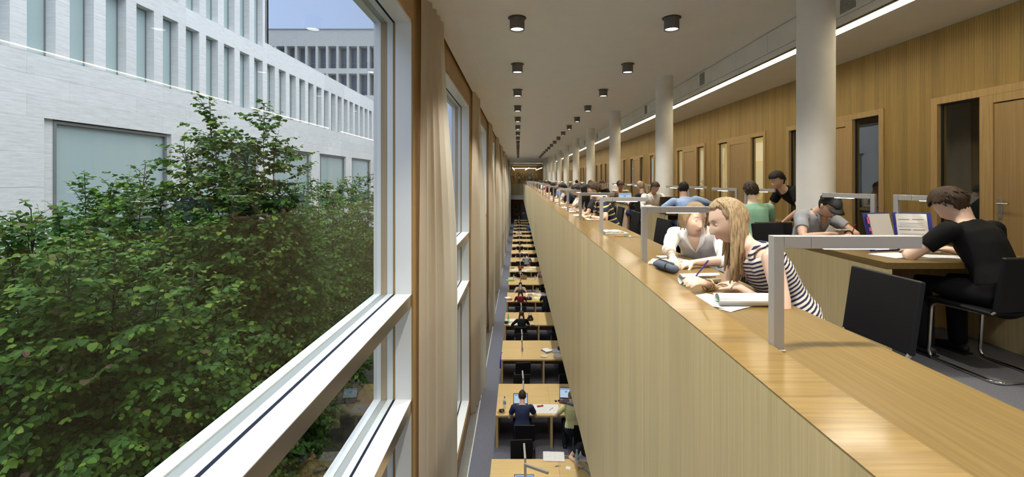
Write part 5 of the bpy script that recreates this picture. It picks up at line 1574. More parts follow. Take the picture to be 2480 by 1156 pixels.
t = thing('pencil_case', 'dark blue-grey pencil case open beside the second lamp', 'pencil case', (.945, 2.95, .7405), .25)
mb = MB(); mb.loft([(Vector((0, -.10, .030)), .030, .026), (Vector((0, -.04, .034)), .038, .031), (Vector((0, .05, .034)), .038, .031), (Vector((0, .10, .028)), .028, .022)], 14, ref=(1, 0, 0)); mb.build('pouch', cloth('slate', (0.10, 0.12, 0.17, 1)), t)
mb = MB(); mb.tube([(-.004, -.10, .056), (-.008, -.04, .0655), (-.008, .05, .0655), (-.004, .10, .050)], .004, 6); mb.build('zip', M['black'], t)
mb = MB(); mb.loft([(Vector((0, -.055, .034)), .0395, .0325), (Vector((0, -.045, .034)), .0395, .0325)], 14, ref=(1, 0, 0), dome=False); mb.build('band', M['black'], t)
open_book(Vector((1.03, 3.22, .7405)), 1.1, .105, .20, .010, 'open cream-paged notebook in front of the white shirt')
sheet(Vector((1.13, 3.48, .7408)), .1, .14, .09, 'white card lying behind the open notebook', None, M['paper'], 'note_card')
sheet(Vector((1.16, 3.30, .7408)), .3, .16, .22, 'white sheet at the elbow of the white shirt')
closed_book(Vector((1.04, 4.93, .7405)), .1, .24, .17, .016, 'thin white book under the open one beyond the second lamp', M['paper'])
open_book(Vector((1.02, 4.95, .757)), .1, .10, .16, .016, 'open cream book lying on a thin white book beyond the second lamp')
pen(Vector((.98, 4.72, .7405)), -1.45, 'orange pencil beside the stacked books', mat('orange_wood', (.60, .22, .05, 1), .5), .16, 0, 'pencil', M['green'])
sheet(Vector((1.12, 4.75, .7408)), -.2, .09, .05, 'white slip of paper next to the orange pencil', None, M['paper'], 'paper_slip')
open_book(Vector((1.03, 7.35, .7405)), .3, .14, .22, .014, 'large open cream book before the striped polo shirt')
sheet(Vector((1.10, 6.78, .7408)), .1, .21, .29, 'white writing pad under the hand of the striped polo shirt', None, M['paper'], 'writing_pad')
pen(Vector((.95, 6.75, .7405)), -1.2, 'yellow highlighter beside the open cream book', M['yellow'], .13, 0, 'highlighter')
t = thing('eraser', 'small red eraser at the ledge near the polo shirt', 'eraser', (.93, 6.62, .7405), .3); mb = MB(); mb.box(-.02, .02, -.012, .012, 0, .03, ch=.002); mb.build('block', M['red'], t); mb = MB(); mb.box(-.021, .005, -.0125, .0125, -.0, .0305); mb.build('sleeve', M['paper'], t)
for i, (x, y, rz, lab) in enumerate([(1.02, 8.4, .2, 'white sheets before the charcoal top'), (1.08, 9.0, -.2, 'folded white newspaper before the loose white T-shirt'), (1.0, 9.5, .4, 'paper beside the elbow of the loose white T-shirt'), (1.05, 11.0, .1, 'white sheets before the navy T-shirt on the parapet desk'), (1.0, 12.8, -.3, 'paper before the light grey top'), (1.05, 14.9, .2, 'paper before the reader with thick dark hair'), (1.04, 18.0, .1, 'paper before the far reader in black')]):
    sheet(Vector((x, y, .7408)), rz, .28, .32, lab)

# --- first gallery table
t = thing('ring_binder', 'blue ring binder standing open with white pages and pink tabs', 'binder', (3.13, 3.80, .7405))
def leaf_M(s): return Matrix.Translation((0, 0, 0))@Matrix.Rotation(s*math.radians(14), 4, 'Z')@Matrix.Rotation(math.radians(-13), 4, 'X')
for s in (-1, 1):
    T = leaf_M(-s)
    a, b = (.0, .275) if s > 0 else (-.275, .0)
    mb = MB(); mb.box(a, b, 0, .004, 0, .318, 0, T); mb.build('cover', M['blue'], t)
    a, b = (.02, .235) if s > 0 else (-.225, -.01)
    mb = MB(); mb.box(a, b, -.014, -.001, .008, .305, 0, T); mb.build('page_block', M['paper'], t)
    if s > 0:
        mb = MB()
        for zz in (.06, .17, .255): mb.box(.03, .11, -.0152, -.0142, zz, zz+.005, 0, T); mb.box(.13, .21, -.0152, -.0142, zz, zz+.005, 0, T)
        for zz in (.09, .105, .12, .135, .195, .21, .225): mb.box(.035, .205, -.0150, -.0142, zz, zz+.0018, 0, T)
        mb.build('printed_lines', M['cover_grey'], t)
T = leaf_M(1)
for zz, hh in ((.225, .055), (.165, .028), (.11, .028)):
    mb = MB(); mb.box(-.248, -.222, -.010, -.006, zz, zz+hh, 0, T); mb.build('index_tab', M['pinkt'], t)
mb = MB()
for zz in (.10, .20):
    mb.tube([Vector((-.018, -.012, zz)), Vector((-.012, -.034, zz)), Vector((.008, -.034, zz)), Vector((.018, -.012, zz))], .002, 6)
mb.build('rings', M['steel'], t)
open_book(Vector((3.47, 3.78, .7405)), .15, .12, .20, .030, 'thick open cream book at the arm of the man in black', M['cream'])
sheet(Vector((2.92, 3.55, .7408)), .25, .30, .21, 'white sheet lying near the corner of the first gallery table')
sheet(Vector((3.22, 3.48, .7408)), -.15, .30, .16, 'lined white sheet under the forearm of the man in black')
sheet(Vector((2.86, 4.55, .7408)), .1, .30, .22, 'white paper under the elbow of the man in the cap')
t = thing('notebook', 'white notebook with folded-over pages before the man in the cap', 'notebook', (2.90, 4.44, .742), -.15)
mb = MB(); v, f = curved_page(.21, .15, 0, .002, 6, .006, -.10); mb.add(v, f); mb.build('page_block', M['print'], t)
mb = MB(); mb.loft([(Vector((-.10, .05, .026)), .020, .022), (Vector((.11, .05, .026)), .020, .022)], 14, ref=(0, 1, 0), dome=False); mb.build('folded_pages', M['paper'], t)
t = thing('phone', 'white mobile phone held by the man in the cap', 'phone', (3.085, 4.37, .845), .2); mb = MB(); mb.box(-.055, .055, -.032, .032, 0, .009, ch=.002); mb.build('body', M['white'], t); mb = MB(); mb.box(-.046, .046, -.028, .028, .009, .0096); mb.build('screen', M['black'], t)
pen(Vector((3.15, 4.345, .785)), 2.9, 'red pen in the hand of the man in the cap', M['red'], .14, 1.0)
# --- further gallery tables
laptop(Vector((2.95, 9.22, .7405)), math.pi+.05, 'black laptop with a white mark on its lid on the third gallery table', False, mat('laptop_shell', (.02, .014, .012, 1), .35), 105, True)
sheet(Vector((2.74, 8.95, .7408)), .1, .28, .30, 'spread white papers left of the black laptop'); sheet(Vector((2.70, 8.45, .7408)), -.3, .21, .29, 'white sheet at the left end of the third gallery table')
open_book(Vector((2.80, 8.25, .7405)), .3, .11, .20, .014, 'open book beside the light blue shirt')
t = thing('glasses_case', 'black glasses case on the third gallery table', 'case', (2.76, 8.62, .7405), .6); mb = MB(); mb.loft([(Vector((-.06, 0, .022)), .024, .020), (Vector((0, 0, .024)), .030, .023), (Vector((.06, 0, .022)), .024, .020)], 12, ref=(0, 1, 0)); mb.build('shell', M['black'], t)
bottle(Vector((3.42, 8.55, .7405)), 'clear bottle with a red cap on the third gallery table', M['water'], M['red'], .24, .035, False)
laptop(Vector((2.73, 11.55, .7405)), .05, 'laptop with a glowing blue screen on the fourth gallery table', True, mat('laptop_silver', (.45, .45, .46, 1), .35, .5), 106)
t = thing('waste_basket', 'pale green woven paper basket on the carpet under the third gallery table', 'basket', (3.02, 9.05, 0))
mb = MB(); mb.box(-.17, .17, -.12, .12, .002, .01); mb.build('bottom', M['brown'], t)
GB = noise_mat('basket_weave', (.30, .33, .25, 1), (.46, .48, .38, 1), (40, 40, 40), .8, .4)
for (a, b, c_, d) in ((-.17, -.16, -.12, .12), (.16, .17, -.12, .12), (-.16, .16, -.12, -.11), (-.16, .16, .11, .12)):
    mb = MB(); mb.box(a, b, c_, d, .01, .24); mb.build('side', GB, t)
mb = MB()
for (a, b, c_, d) in ((-.18, -.155, -.13, .13), (.155, .18, -.13, .13), (-.155, .155, -.13, -.105), (-.155, .155, .105, .13)): mb.box(a, b, c_, d, .24, .262)
mb.build('rim', GB, t)
for i, y in enumerate((13.8, 16.5, 19.2, 21.8)):
    sheet(Vector((2.9, y, .7408)), .2*i-.3, .30, .30, 'white papers on the %s gallery table' % ordn(4+i))

# --- lower floor tables
B = 'the nearest lower table'
t = open_book(LT(1341, 1107), -.05, .20, .30, .006, 'open notebook with a red edge on '+B, M['print'], M['red'])
bottle(LT(1397, 1130), 'clear water bottle standing on '+B, M['water'], mat('pale_blue_cap', (.25, .45, .75, 1), .4), .30, .040)
sheet(LT(1414, 1107), -.35, .20, .30, 'white sheet beside the parapet on '+B); sheet(LT(1376, 1134), -.3, .085, .085, 'small white card on '+B, None, M['paper'], 'note_card')
pen(LT(1382, 1107)+Vector((0, 0, .001)), 1.3, 'fluorescent highlighter on '+B, M['yellow'], .12, 0, 'highlighter'); pen(LT(1426, 1131), .3, 'black pen on '+B, M['black'], .14)
t = thing('pencil_case', 'grey oblong pencil case on '+B, 'pencil case', LT(1421, 1141), .5); mb = MB(); mb.loft([(Vector((0, -.10, .022)), .026, .020), (Vector((0, .10, .022)), .026, .020)], 12, ref=(1, 0, 0)); mb.build('pouch', cloth('greycase', (.30, .33, .36, 1)), t); mb = MB(); mb.tube([(0, -.10, .043), (0, .10, .043)], .003, 6); mb.build('zip', M['steel'], t)
t = thing('key_ring', 'bunch of keys on a white tag on '+B, 'keys', LT(1356, 1129), .3); mb = MB(); mb.tube([Vector((.02*math.cos(a), .02*math.sin(a), .004)) for a in [2*math.pi*i/12 for i in range(13)]], .002, 6); mb.build('ring', M['steel'], t)
for k in range(3):
    mb = MB(); mb.box(-.10+.01*k, -.02, -.012+.014*k, -.002+.014*k, .0, .003); mb.build('key', M['steel'], t)
t = thing('tape_roll', 'small yellow roll of tape on '+B, 'tape', LT(1399, 1137)); mb = MB(); mb.lathe([(.014, 0), (.026, 0), (.026, .018), (.014, .018), (.014, 0)], 18); mb.build('roll', M['yellow'], t); mb = MB(); mb.lathe([(.0125, .001), (.014, .001), (.014, .017), (.0125, .017), (.0125, .001)], 18); mb.build('core', M['brown'], t)
laptop(Vector((.10, 7.62, ZL+.7405)), .0, 'grey laptop with a pale screen on '+B, True, M['cover_grey'], 112)
B = 'the second lower table'
laptop(Vector((.055, 10.58, ZL+.7405)), .0, 'black laptop with a blue-white page on its screen on '+B, True, M['black'], 112)
sheet(LT(1297, 991), .04, .36, .42, 'left of two large printed sheets on '+B); sheet(LT(1334, 991), -.03, .36, .42, 'right of two large printed sheets on '+B)
t = thing('packet', 'crumpled red and white packet on '+B, 'packet', LT(1308, 985)+Vector((0, 0, .002)), .4); mb = MB(); mb.loft([(Vector((-.07, 0, .012)), .030, .010), (Vector((0, .004, .016)), .036, .014), (Vector((.07, -.005, .011)), .032, .009)], 8, ref=(0, 1, 0), smooth=False); mb.build('wrapper', M['red'], t); mb = MB(); mb.box(-.02, .03, -.015, .018, .028, .031); mb.build('print_panel', M['paper'], t)
pen(LT(1330, 995)+Vector((0, 0, .001)), -.7, 'black pen on the right printed sheet of '+B, M['black'], .15); bottle(LT(1222, 990), 'clear water bottle with dark blue cap at the left end of '+B, M['water'], M['bluecap'], .27, .034)
t = thing('camera', 'small black camera at the left edge of '+B, 'camera', LT(1215, 999), .15); mb = MB(); mb.box(-.055, .055, -.02, .02, 0, .07, ch=.006); mb.build('body', M['black'], t); mb = MB(); mb.loft([(Vector((.01, -.02, .035)), .024, .024), (Vector((.01, -.045, .035)), .021, .021)], 16, dome=False); mb.build('lens', M['cover_grey'], t); mb = MB(); mb.tube([(-.055, 0, .06), (-.10, -.04, .01), (-.06, -.09, .005), (.02, -.085, .005), (.07, -.05, .008), (.056, 0, .06)], .004, 6); mb.build('strap', M['black'], t)
t = laptop(LT(1372, 973), -.1, 'laptop in a dark red shell beside the parapet on '+B, True, mat('dark_red_shell', (.10, .012, .016, 1), .5), 114)
t = thing('sunglasses', 'dark sunglasses folded beside the dark red laptop on '+B, 'sunglasses', LT(1350, 974), .2)
for s in (-1, 1):
    mb = MB(); mb.loft([(Vector((s*.034, 0, .022)), .028, .022), (Vector((s*.034, .004, .022)), .028, .022)], 14, ref=(1, 0, 0), dome=False); mb.build('lens', M['black'], t)
    mb = MB(); mb.tube([(s*.064, 0, .030), (s*.066, .05, .026), (s*.03, .065, .018)], .003, 6); mb.build('temple', M['black'], t)
mb = MB(); mb.tube([(-.01, 0, .030), (0, -.002, .033), (.01, 0, .030)], .003, 6); mb.build('bridge', M['black'], t)
B = 'the third lower table'
q = LT(1324, 852)
for i, (w, d, th, rz, m_, lab) in enumerate([(.22, .30, .018, .5, BKM[4], 'pale book at the bottom of the small pile on '), (.22, .29, .022, .62, BKM[3], 'dark-edged book in the middle of the small pile on '), (.20, .27, .012, .5, M['paper'], 'thin white book on top of the small pile on ')]):
    closed_book(q+Vector((0, 0, (0, .0185, .041)[i])), rz, w, d, th, lab+B, m_)
open_book(LT(1318, 864), -.25, .10, .18, .02, 'cream paperback lying open near the pile on '+B); sheet(LT(1344, 850), .3, .24, .30, 'white sheet beside the blue cup on '+B); sheet(LT(1351, 861), .5, .24, .32, 'white sheet at the near edge of '+B)
t = thing('cup', 'blue cup beside the parapet on '+B, 'cup', LT(1353, 848)); mb = MB(); mb.lathe([(0, .003), (.030, 0), (.036, .10), (.032, .10), (.027, .006), (0, .006)], 20); mb.build('body', M['blue'], t); mb = MB(); mb.lathe([(0, .094), (.032, .094)], 20); mb.build('drink', M['black'], t)
t = thing('bag', 'bright blue bag hanging at the left end of '+B, 'bag', Vector((-.53, 13.9, ZL+.30)), 0); mb = MB(); mb.loft([(Vector((0, 0, .02)), .035, .12), (Vector((0, 0, .16)), .030, .13), (Vector((0, 0, .30)), .014, .12)], 14, ref=(1, 0, 0)); mb.build('pouch', mat('royal_blue', (.02, .06, .55, 1), .5), t); mb = MB(); mb.tube([(0, -.08, .30), (.02, -.06, .43), (.06, 0, .452), (.02, .06, .43), (0, .08, .30)], .006, 6); mb.build('handle', M['blue'], t)
B = 'the fourth lower table'
bottle(LT(1231, 783), 'tall green glass bottle on '+B, M['greenglass'], M['green'], .31, .038, False)
t = thing('box', 'small black box beside the green bottle on '+B, 'box', LT(1226, 784), .2); mb = MB(); mb.box(-.06, .06, -.05, .05, 0, .08, ch=.004); mb.build('body', M['black'], t); mb = MB(); mb.box(-.061, .061, -.051, .051, .058, .062); mb.build('lid_seam', M['cover_grey'], t)
sheet(LT(1238, 776), .2, .40, .30, 'white sheets behind the green bottle on '+B); sheet(LT(1242, 786), .3, .28, .30, 'white sheet under the hand of the black jumper'); open_book(LT(1283, 786), .2, .15, .24, .02, 'open cream book beside the handbag on '+B)
t = thing('handbag', 'small black leather handbag with a loop handle on '+B, 'handbag', LT(1284, 777), .2); mb = MB(); mb.loft([(Vector((0, 0, .03)), .13, .06), (Vector((0, 0, .10)), .115, .058), (Vector((0, 0, .17)), .07, .04)], 14, ref=(1, 0, 0)); mb.build('body', M['black'], t); mb = MB(); mb.tube([(-.06, 0, .17), (-.05, 0, .26), (0, 0, .295), (.05, 0, .26), (.06, 0, .17)], .008, 8); mb.build('handle', M['black'], t); mb = MB(); mb.box(-.02, .02, -.062, -.055, .09, .11); mb.build('clasp', M['gold'], t)
B = 'the fifth lower table'
for i, (x, y, rz, m_, lab) in enumerate([(1230, 722, .4, M['paper'], 'white magazine on top at the left end of '), (1234, 726, -.2, BKM[2], 'reddish magazine slipping out at the left end of ')]): closed_book(LT(x, y)+Vector((0, 0, .001)), rz, .22, .29, .012, lab+B, m_)
for i, (x, y, rz, lab) in enumerate([(1284, 712, .2, 'white sheets in the middle of '), (1304, 722, -.3, 'large white sheet beside the parapet on '), (1310, 714, .4, 'white sheet behind the yellow folder on ')]): sheet(LT(x, y), rz, .42, .34, lab+B)
closed_book(LT(1302, 727), .3, .22, .31, .01, 'yellow folder near the parapet on '+B, M['yellow']); closed_book(LT(1284, 715)+Vector((0, 0, .001)), .1, .20, .28, .03, 'dark brown book on '+B, BKM[0])
t = thing('helmet', 'black and white cycle helmet on '+B, 'helmet', LT(1281, 726), .4); mb = MB(); mb.lathe([(.13, 0), (.135, .04), (.12, .09), (.08, .13), (.03, .148), (.0, .15)], 20); mb.build('shell', M['black'], t)
for k in range(3):
    mb = MB(); mb.tube([(-.05+.05*k, -.12, .045), (-.05+.05*k, -.07, .125), (-.05+.05*k, 0, .152), (-.05+.05*k, .07, .125)], .009, 6); mb.build('rib', M['paper'], t)
bottle(LT(1299, 709), 'slim steel flask near the parapet on '+B, M['steel'], M['bluecap'], .24, .034, False); bottle(LT(1303, 710), 'clear bottle next to the steel flask on '+B, M['water'], M['white'], .22, .032, False)
B = 'the sixth lower table'
t = thing('bag', 'lime green pouch lying at the left end of '+B, 'bag', LT(1236, 680), .1); mb = MB(); mb.loft([(Vector((-.20, 0, .03)), .10, .026), (Vector((0, 0, .04)), .13, .038), (Vector((.20, .01, .03)), .11, .026)], 12, ref=(0, 1, 0)); mb.build('pouch', M['lime'], t); mb = MB(); mb.tube([(-.2, .01, .056), (0, .01, .079), (.2, .02, .057)], .006, 6); mb.build('zip', M['green'], t)
laptop(LT(1268, 676), math.pi-.1, 'laptop with a pale brown lid facing the camera on '+B, False, mat('laptop_tan', (.32, .25, .15, 1), .4), 104)
bottle(LT(1244, 676), 'clear bottle in front of the man in black on '+B, M['water'], M['white'], .25, .034, False); bottle(LT(1296, 679), 'clear bottle before the pale pink shirt on '+B, M['water'], M['white'], .27, .036, False); sheet(LT(1240, 674), .2, .40, .26, 'white paper behind the lime pouch on '+B)
B = 'the seventh lower table'
t = thing('box', 'open red-brown box on '+B, 'box', LT(1261, 650), .1)
for (a, b, c_, d) in ((-.16, -.15, -.10, .10), (.15, .16, -.10, .10), (-.15, .15, -.10, -.09), (-.15, .15, .09, .10)):
    mb = MB(); mb.box(a, b, c_, d, 0, .13); mb.build('side', mat('box_card', (.35, .07, .04, 1), .7) if 'box_card' not in bpy.data.materials else bpy.data.materials['box_card'], t)
for i, (x, y, rz, lab) in enumerate([(1250, 654, .2, 'white sheets left of the red-brown box on '), (1266, 657, -.2, 'white sheets before the red-brown box on '), (1281, 653, .3, 'open white brochure on '), (1290, 648, .1, 'white sheet near the parapet on ')]): sheet(LT(x, y), rz, .45, .34, lab+B)
closed_book(LT(1241, 650), -.3, .22, .29, .02, 'dark folder with a yellow edge at the left end of '+B, BKM[3]); closed_book(LT(1281, 647)+Vector((0, .3, 0)), .1, .22, .3, .02, 'red book behind the brochure on '+B, BKM[2])
for k in range(6, 14):
    for j in range(2):
        x = R.uniform(-.35, .0) if j == 0 else R.uniform(.35, .95)
        if R.random() < .8:
            sheet(Vector((x, TY0+TP*k+R.uniform(.35, 1.2), ZL+.7408)), R.uniform(-.4, .4), R.uniform(.4, .6), .36, 'white papers on the %s lower table, %s' % (ordn(k+1), ('by the windows', 'nearer the parapet')[j]))
# outlet flap in the upper carpet
t = tag(MB().box(-.13, .13, -.13, .13, 0.0, .004, ch=.0015).build('floor_outlet', M['carpet'], None, (2.35, 2.62, .0005), (0, 0, .1)), 'square floor outlet lid in the grey carpet', 'outlet')
# ---------------------------------------------------------------- courtyard trees
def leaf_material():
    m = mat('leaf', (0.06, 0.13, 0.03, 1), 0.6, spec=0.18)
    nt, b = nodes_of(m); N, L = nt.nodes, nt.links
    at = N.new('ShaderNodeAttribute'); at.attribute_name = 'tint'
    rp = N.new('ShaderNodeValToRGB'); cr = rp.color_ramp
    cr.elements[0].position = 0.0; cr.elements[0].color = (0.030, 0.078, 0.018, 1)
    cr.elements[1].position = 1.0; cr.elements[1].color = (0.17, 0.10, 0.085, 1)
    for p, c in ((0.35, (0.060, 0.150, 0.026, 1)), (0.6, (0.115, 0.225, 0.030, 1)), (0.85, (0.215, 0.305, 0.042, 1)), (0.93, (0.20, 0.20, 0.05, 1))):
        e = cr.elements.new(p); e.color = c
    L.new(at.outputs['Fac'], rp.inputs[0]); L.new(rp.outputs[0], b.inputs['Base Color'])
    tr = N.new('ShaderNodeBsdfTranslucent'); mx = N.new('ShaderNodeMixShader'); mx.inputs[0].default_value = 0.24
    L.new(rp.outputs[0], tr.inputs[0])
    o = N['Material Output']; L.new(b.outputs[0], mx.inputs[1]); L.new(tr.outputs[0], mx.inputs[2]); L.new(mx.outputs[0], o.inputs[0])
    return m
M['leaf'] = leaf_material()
M['bark'] = noise_mat('bark', (0.035, 0.028, 0.022, 1), (0.075, 0.062, 0.05, 1), (30, 30, 6), 0.9, 0.3)
# heart-shaped leaf, stalk at the origin, along +Y, folded on the midrib
LV = np.array([(0, 0, 0), (0, .55, -.02), (0, 1.0, -.12), (-.30, .02, .07), (-.48, .30, .08), (-.36, .68, .03), (.30, .02, .07), (.48, .30, .08), (.36, .68, .03)], float)
L4V = np.array([(0, 0, 0), (0, 1.0, -.12), (-.44, .20, .08), (-.42, .62, .04), (.44, .20, .08), (.42, .62, .04)], float)
L4F = np.array([(0, 1, 2), (2, 1, 3), (0, 4, 1), (4, 5, 1)], int)
LF = np.array([(0, 1, 3), (3, 1, 4), (4, 1, 5), (5, 1, 2), (0, 6, 1), (6, 7, 1), (7, 8, 1), (8, 2, 1)], int)

def tree(name, label, base, leaders, leaf, seed, density=1.0, n_leaf=0, group=None, lmax=0.9, zlow=-4.2, trunk_r=0.030):
    rr = np.random.RandomState(seed)
    root = thing(name, label, 'tree', base, 0, group)
    B = np.array(base)
    tw = MB()
    pos, dirs, nrm, tint, siz = [], [], [], [], []
    for (top, lm, zl) in leaders:
        top = np.array(top)
        b = B+np.array([rr.uniform(-.12, .12), rr.uniform(-.12, .12), 0.0])
        H = top[2]-b[2]
        def cur(t):
            p = b+(top-b)*t
            bow = math.sin(min(1, t)*math.pi)*0.10*H
            d = top[:2]-b[:2]
            p[:2] = b[:2]+d*(t**0.75) + 0.02*H*np.array([math.sin(7*t+seed), math.cos(6*t+seed)])*t*(1-t)*2
            return p
        pts = [cur(t)-B for t in np.linspace(0, 1, 12)]
        mb = MB(); mb.loft([(p, max(.004, trunk_r*(1-0.93*i/11)), max(.004, trunk_r*(1-0.93*i/11))) for i, p in enumerate(pts)], 7, dome=False)
        mb.build('trunk', M['bark'], root)
        nb = int((top[2]-zl)*19*density)
        az = rr.uniform(0, 6.28)
        tipq = True
        for k in range(nb):
            t = 1-(1-((zl-b[2])/H))*((k+rr.uniform(0, 1))/nb)**0.9
            z = b[2]+H*t
            depth = top[2]-z
            ln = min(lm, 0.16+0.42*depth**0.75)*rr.uniform(.65, 1.2)
            az += 2.4+rr.uniform(-.5, .5)
            el = math.radians(max(-14, 52-36*depth)+rr.uniform(-12, 12))
            p = cur(t).copy()
            d0 = np.array([math.cos(az)*math.cos(el), math.sin(az)*math.cos(el), math.sin(el)])
            q = [(p, d0, ln, 0)]
            if k < 4: q.append((cur(0.955-0.012*k).copy(), np.array([rr.uniform(-.35, .35), rr.uniform(-.35, .35), 1.0]), 0.05*H+rr.uniform(.06, .16), 1))
            if ln > 0.3:
                for s in range(int(3+ln*6.5*density)):
                    u = rr.uniform(.25, .9)
                    a2 = az+rr.choice([-1, 1])*rr.uniform(.5, 1.0)
                    e2 = el+rr.uniform(-.3, .2)
                    d2 = np.array([math.cos(a2)*math.cos(e2), math.sin(a2)*math.cos(e2), math.sin(e2)])
                    q.append((p+d0*ln*u, d2, ln*rr.uniform(.3, .6), 1))
            for (s, d, l, lev) in q:
                droop = rr.uniform(.10, .40)*l
                step = leaf*rr.uniform(.48, .66)
                m = max(3, int(l/step))
                prev = None
                path = []
                for i in range(m+1):
                    u = i/m
                    pp = s+d*l*u+np.array([0, 0, -droop*u*u])
                    path.append(pp)
                    if i == 0 or (lev == 0 and u < .22 and l > .3): continue
                    side = 1 if i % 2 else -1
                    dd = d+np.array([0, 0, -2*droop/l*u]); dd /= np.linalg.norm(dd)
                    sd = np.cross(dd, [0, 0, 1]); sd /= (np.linalg.norm(sd)+1e-6)
                    fw = dd*(.55 if i < m else 1.4)+sd*side*(1.0 if i < m else 0.0)+np.array([0, 0, rr.uniform(-.85, .0)])+rr.normal(0, .14, 3)
                    fw /= np.linalg.norm(fw)
                    up = np.array([0, 0, 1.0])+rr.normal(0, .34, 3)
                    up -= fw*up.dot(fw); up /= np.linalg.norm(up)
                    pos.append(pp); dirs.append(fw); nrm.append(up)
                    tip = u > .72 and depth < 9
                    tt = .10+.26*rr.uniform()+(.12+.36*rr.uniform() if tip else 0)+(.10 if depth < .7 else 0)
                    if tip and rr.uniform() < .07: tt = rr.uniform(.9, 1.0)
                    tint.append(min(1, tt)); siz.append(leaf*rr.uniform(.7, 1.15)*(1-.35*(u > .85)))
                if lev == 0 or l > .34:
                    j = len(path)//2
                    pk = [path[0]-B, path[j]-B, path[-1]-B]
                    tw.loft([(pk[0], .004+.004*l, .004+.004*l), (pk[1], .0035, .0035), (pk[2], .0015, .0015)], 3, dome=False, smooth=False)
    pos, dirs, nrm, tint, siz = map(np.array, (pos, dirs, nrm, tint, siz))
    keep = (pos[:, 0] < -1.95) & (pos[:, 0] > -13.6)
    pos, dirs, nrm, tint, siz = pos[keep], dirs[keep], nrm[keep], tint[keep], siz[keep]
    X = np.cross(dirs, nrm)
    Rm = np.stack([X, dirs, nrm], axis=2)          # columns
    dist = np.linalg.norm(pos-np.array([0, 0, EYE]), axis=1)
    order = np.argsort(dist)
    sel = np.zeros(len(pos), bool)
    if n_leaf:
        vis = [i for i in order if pos[i, 1] > 1.0 and abs(pos[i, 0]) < 1.15*pos[i, 1]][:n_leaf]
        sel[vis] = True
        tb = {}
        for i in vis:
            key = round(float(tint[i])*8)
            if key not in tb:
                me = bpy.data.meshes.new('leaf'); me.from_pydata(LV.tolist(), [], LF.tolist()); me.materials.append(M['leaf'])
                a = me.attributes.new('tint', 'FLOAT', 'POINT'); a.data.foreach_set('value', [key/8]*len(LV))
                tb[key] = me
            o = bpy.data.objects.new('leaf', tb[key]); COL.objects.link(o); o.parent = root
            mt = Matrix(Rm[i].tolist()).to_4x4()@Matrix.Scale(float(siz[i]), 4)
            mt.translation = Vector((pos[i]-B).tolist())
            o.matrix_basis = mt
    idx = np.where(~sel)[0]
    n = len(idx)
    V = np.einsum('nij,kj->nki', Rm[idx], L4V)*siz[idx][:, None, None]+(pos[idx]-B)[:, None, :]
    F = L4F[None]+(np.arange(n)*len(L4V))[:, None, None]
    me = bpy.data.meshes.new('foliage')
    me.vertices.add(n*len(L4V)); me.vertices.foreach_set('co', V.reshape(-1))
    nf = n*len(L4F)
    me.loops.add(nf*3); me.loops.foreach_set('vertex_index', F.reshape(-1))
    me.polygons.add(nf); me.polygons.foreach_set('loop_start', np.arange(nf)*3); me.polygons.foreach_set('loop_total', np.full(nf, 3))
    me.update(calc_edges=True)
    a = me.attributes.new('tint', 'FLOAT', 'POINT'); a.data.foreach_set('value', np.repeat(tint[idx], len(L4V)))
    me.materials.append(M['leaf'])
    link('foliage', me, root)['kind'] = 'stuff'
    tw.build('twigs', M['bark'], root)['kind'] = 'stuff'
    return len(pos)

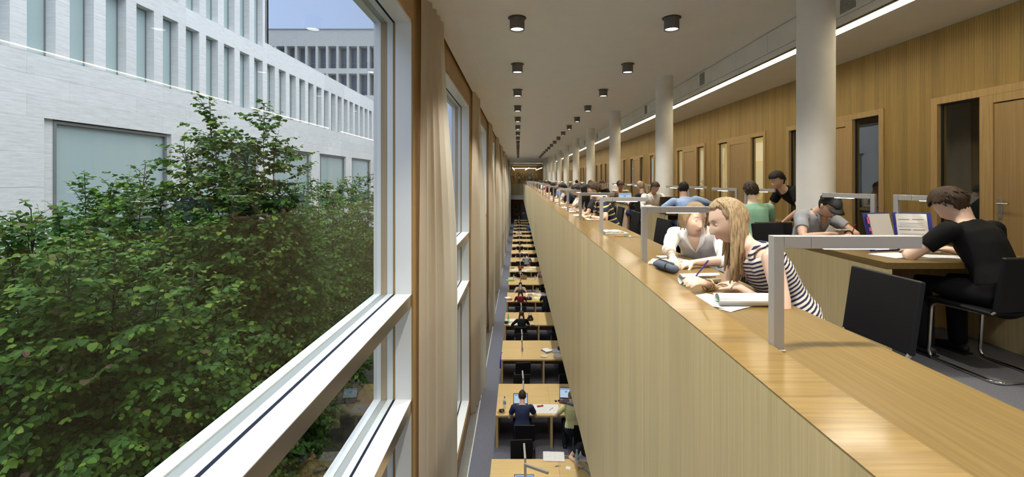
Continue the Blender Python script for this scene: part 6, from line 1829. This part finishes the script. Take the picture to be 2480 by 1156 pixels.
def tops(lst, Y, lm, zl):
    out = []
    for q in lst:
        yy = q[2] if len(q) > 2 else Y
        p = px(q[0], q[1], yy); out.append(((p.x, p.y, p.z), lm, zl))
    return out
TG = 'courtyard trees'
cnt = []
cnt.append(tree('tree', 'nearest courtyard tree with large heart-shaped leaves, close to the first window', (-3.55, 3.7, -5.0),
    tops([(25, 525, 3.8), (75, 505, 3.9), (170, 575, 3.5), (280, 615, 3.7), (385, 655, 3.9), (-90, 540, 3.9), (-40, 600, 3.5), (130, 690, 3.5), (470, 660, 4.2), (230, 740, 3.6), (330, 690, 3.7), (120, 600, 4.3), (240, 590, 4.4), (340, 620, 4.6), (20, 640, 4.0), (540, 690, 4.6)], 3.6, 0.85, -3.6), 0.064, 3, 1.0, 290, TG))
cnt.append(tree('tree', 'bushy courtyard tree in front of the widest blind window of the pale wing', (-5.6, 6.5, -5.0),
    tops([(140, 500, 6.2), (205, 425, 6.5), (268, 445, 6.8), (352, 400, 6.5), (320, 470, 6.0), (395, 450, 7.0), (60, 520, 6.8), (180, 540, 5.6), (410, 540, 5.9), (235, 470, 7.2), (310, 430, 7.4), (100, 520, 7.6), (430, 500, 7.4), (300, 560, 5.4)], 6.5, 0.95, -3.5), 0.080, 5, 1.05, 290, TG))
cnt.append(tree('tree', 'tallest courtyard tree, its two thin leaders rising past the narrow windows', (-4.35, 7.3, -5.0),
    tops([(507, 245, 7.0), (560, 330, 7.2), (640, 250, 7.2), (668, 330, 7.0), (446, 345, 7.0), (465, 420, 6.6), (600, 410, 6.8), (700, 460, 7.6), (560, 470, 6.2), (500, 520, 5.8), (650, 520, 6.5), (735, 520, 8.2), (520, 320, 7.4), (600, 340, 6.9), (620, 450, 7.8), (540, 400, 7.8), (480, 560, 6.0), (600, 580, 6.0), (680, 560, 6.6)], 7, 0.85, -3.5), 0.080, 9, 1.0, 290, TG))
cnt.append(tree('tree', 'dense courtyard tree beyond the tallest one, level with the wide blind windows', (-4.9, 12.0, -5.0),
    tops([(705, 440, 11), (750, 425, 12), (790, 440, 12), (825, 438, 13), (730, 480, 10.5), (770, 500, 10.5), (805, 470, 11.5), (850, 450, 13.5), (690, 500, 11), (740, 560, 9.5), (790, 560, 10), (715, 450, 12.5), (770, 440, 13.5), (660, 520, 10)], 12, 1.0, -3.2), 0.085, 13, 0.72, 0, TG))
cnt.append(tree('tree', 'hedge-like farthest courtyard tree beside the window jamb', (-6.0, 18.0, -5.0),
    tops([(795, 440, 19), (840, 430, 17.5), (870, 425, 17), (895, 420, 16.5), (915, 425, 17), (880, 470, 15), (850, 480, 15), (905, 470, 15)], 17, 1.1, -3.0), 0.095, 17, 0.62, 0, TG))
cnt.append(tree('shrub', 'low courtyard shrub with bright round leaves below the window transom', (-3.2, 5.2, -5.0),
    tops([(330, 1075, 4.6), (400, 985, 4.9), (470, 905, 5.2), (540, 890, 5.4), (360, 1130, 4.4), (600, 850, 5.8), (640, 830, 6.2)], 5, 0.55, -3.6), 0.066, 21, 1.0, 200, TG))
print('LEAVES', cnt, sum(cnt))
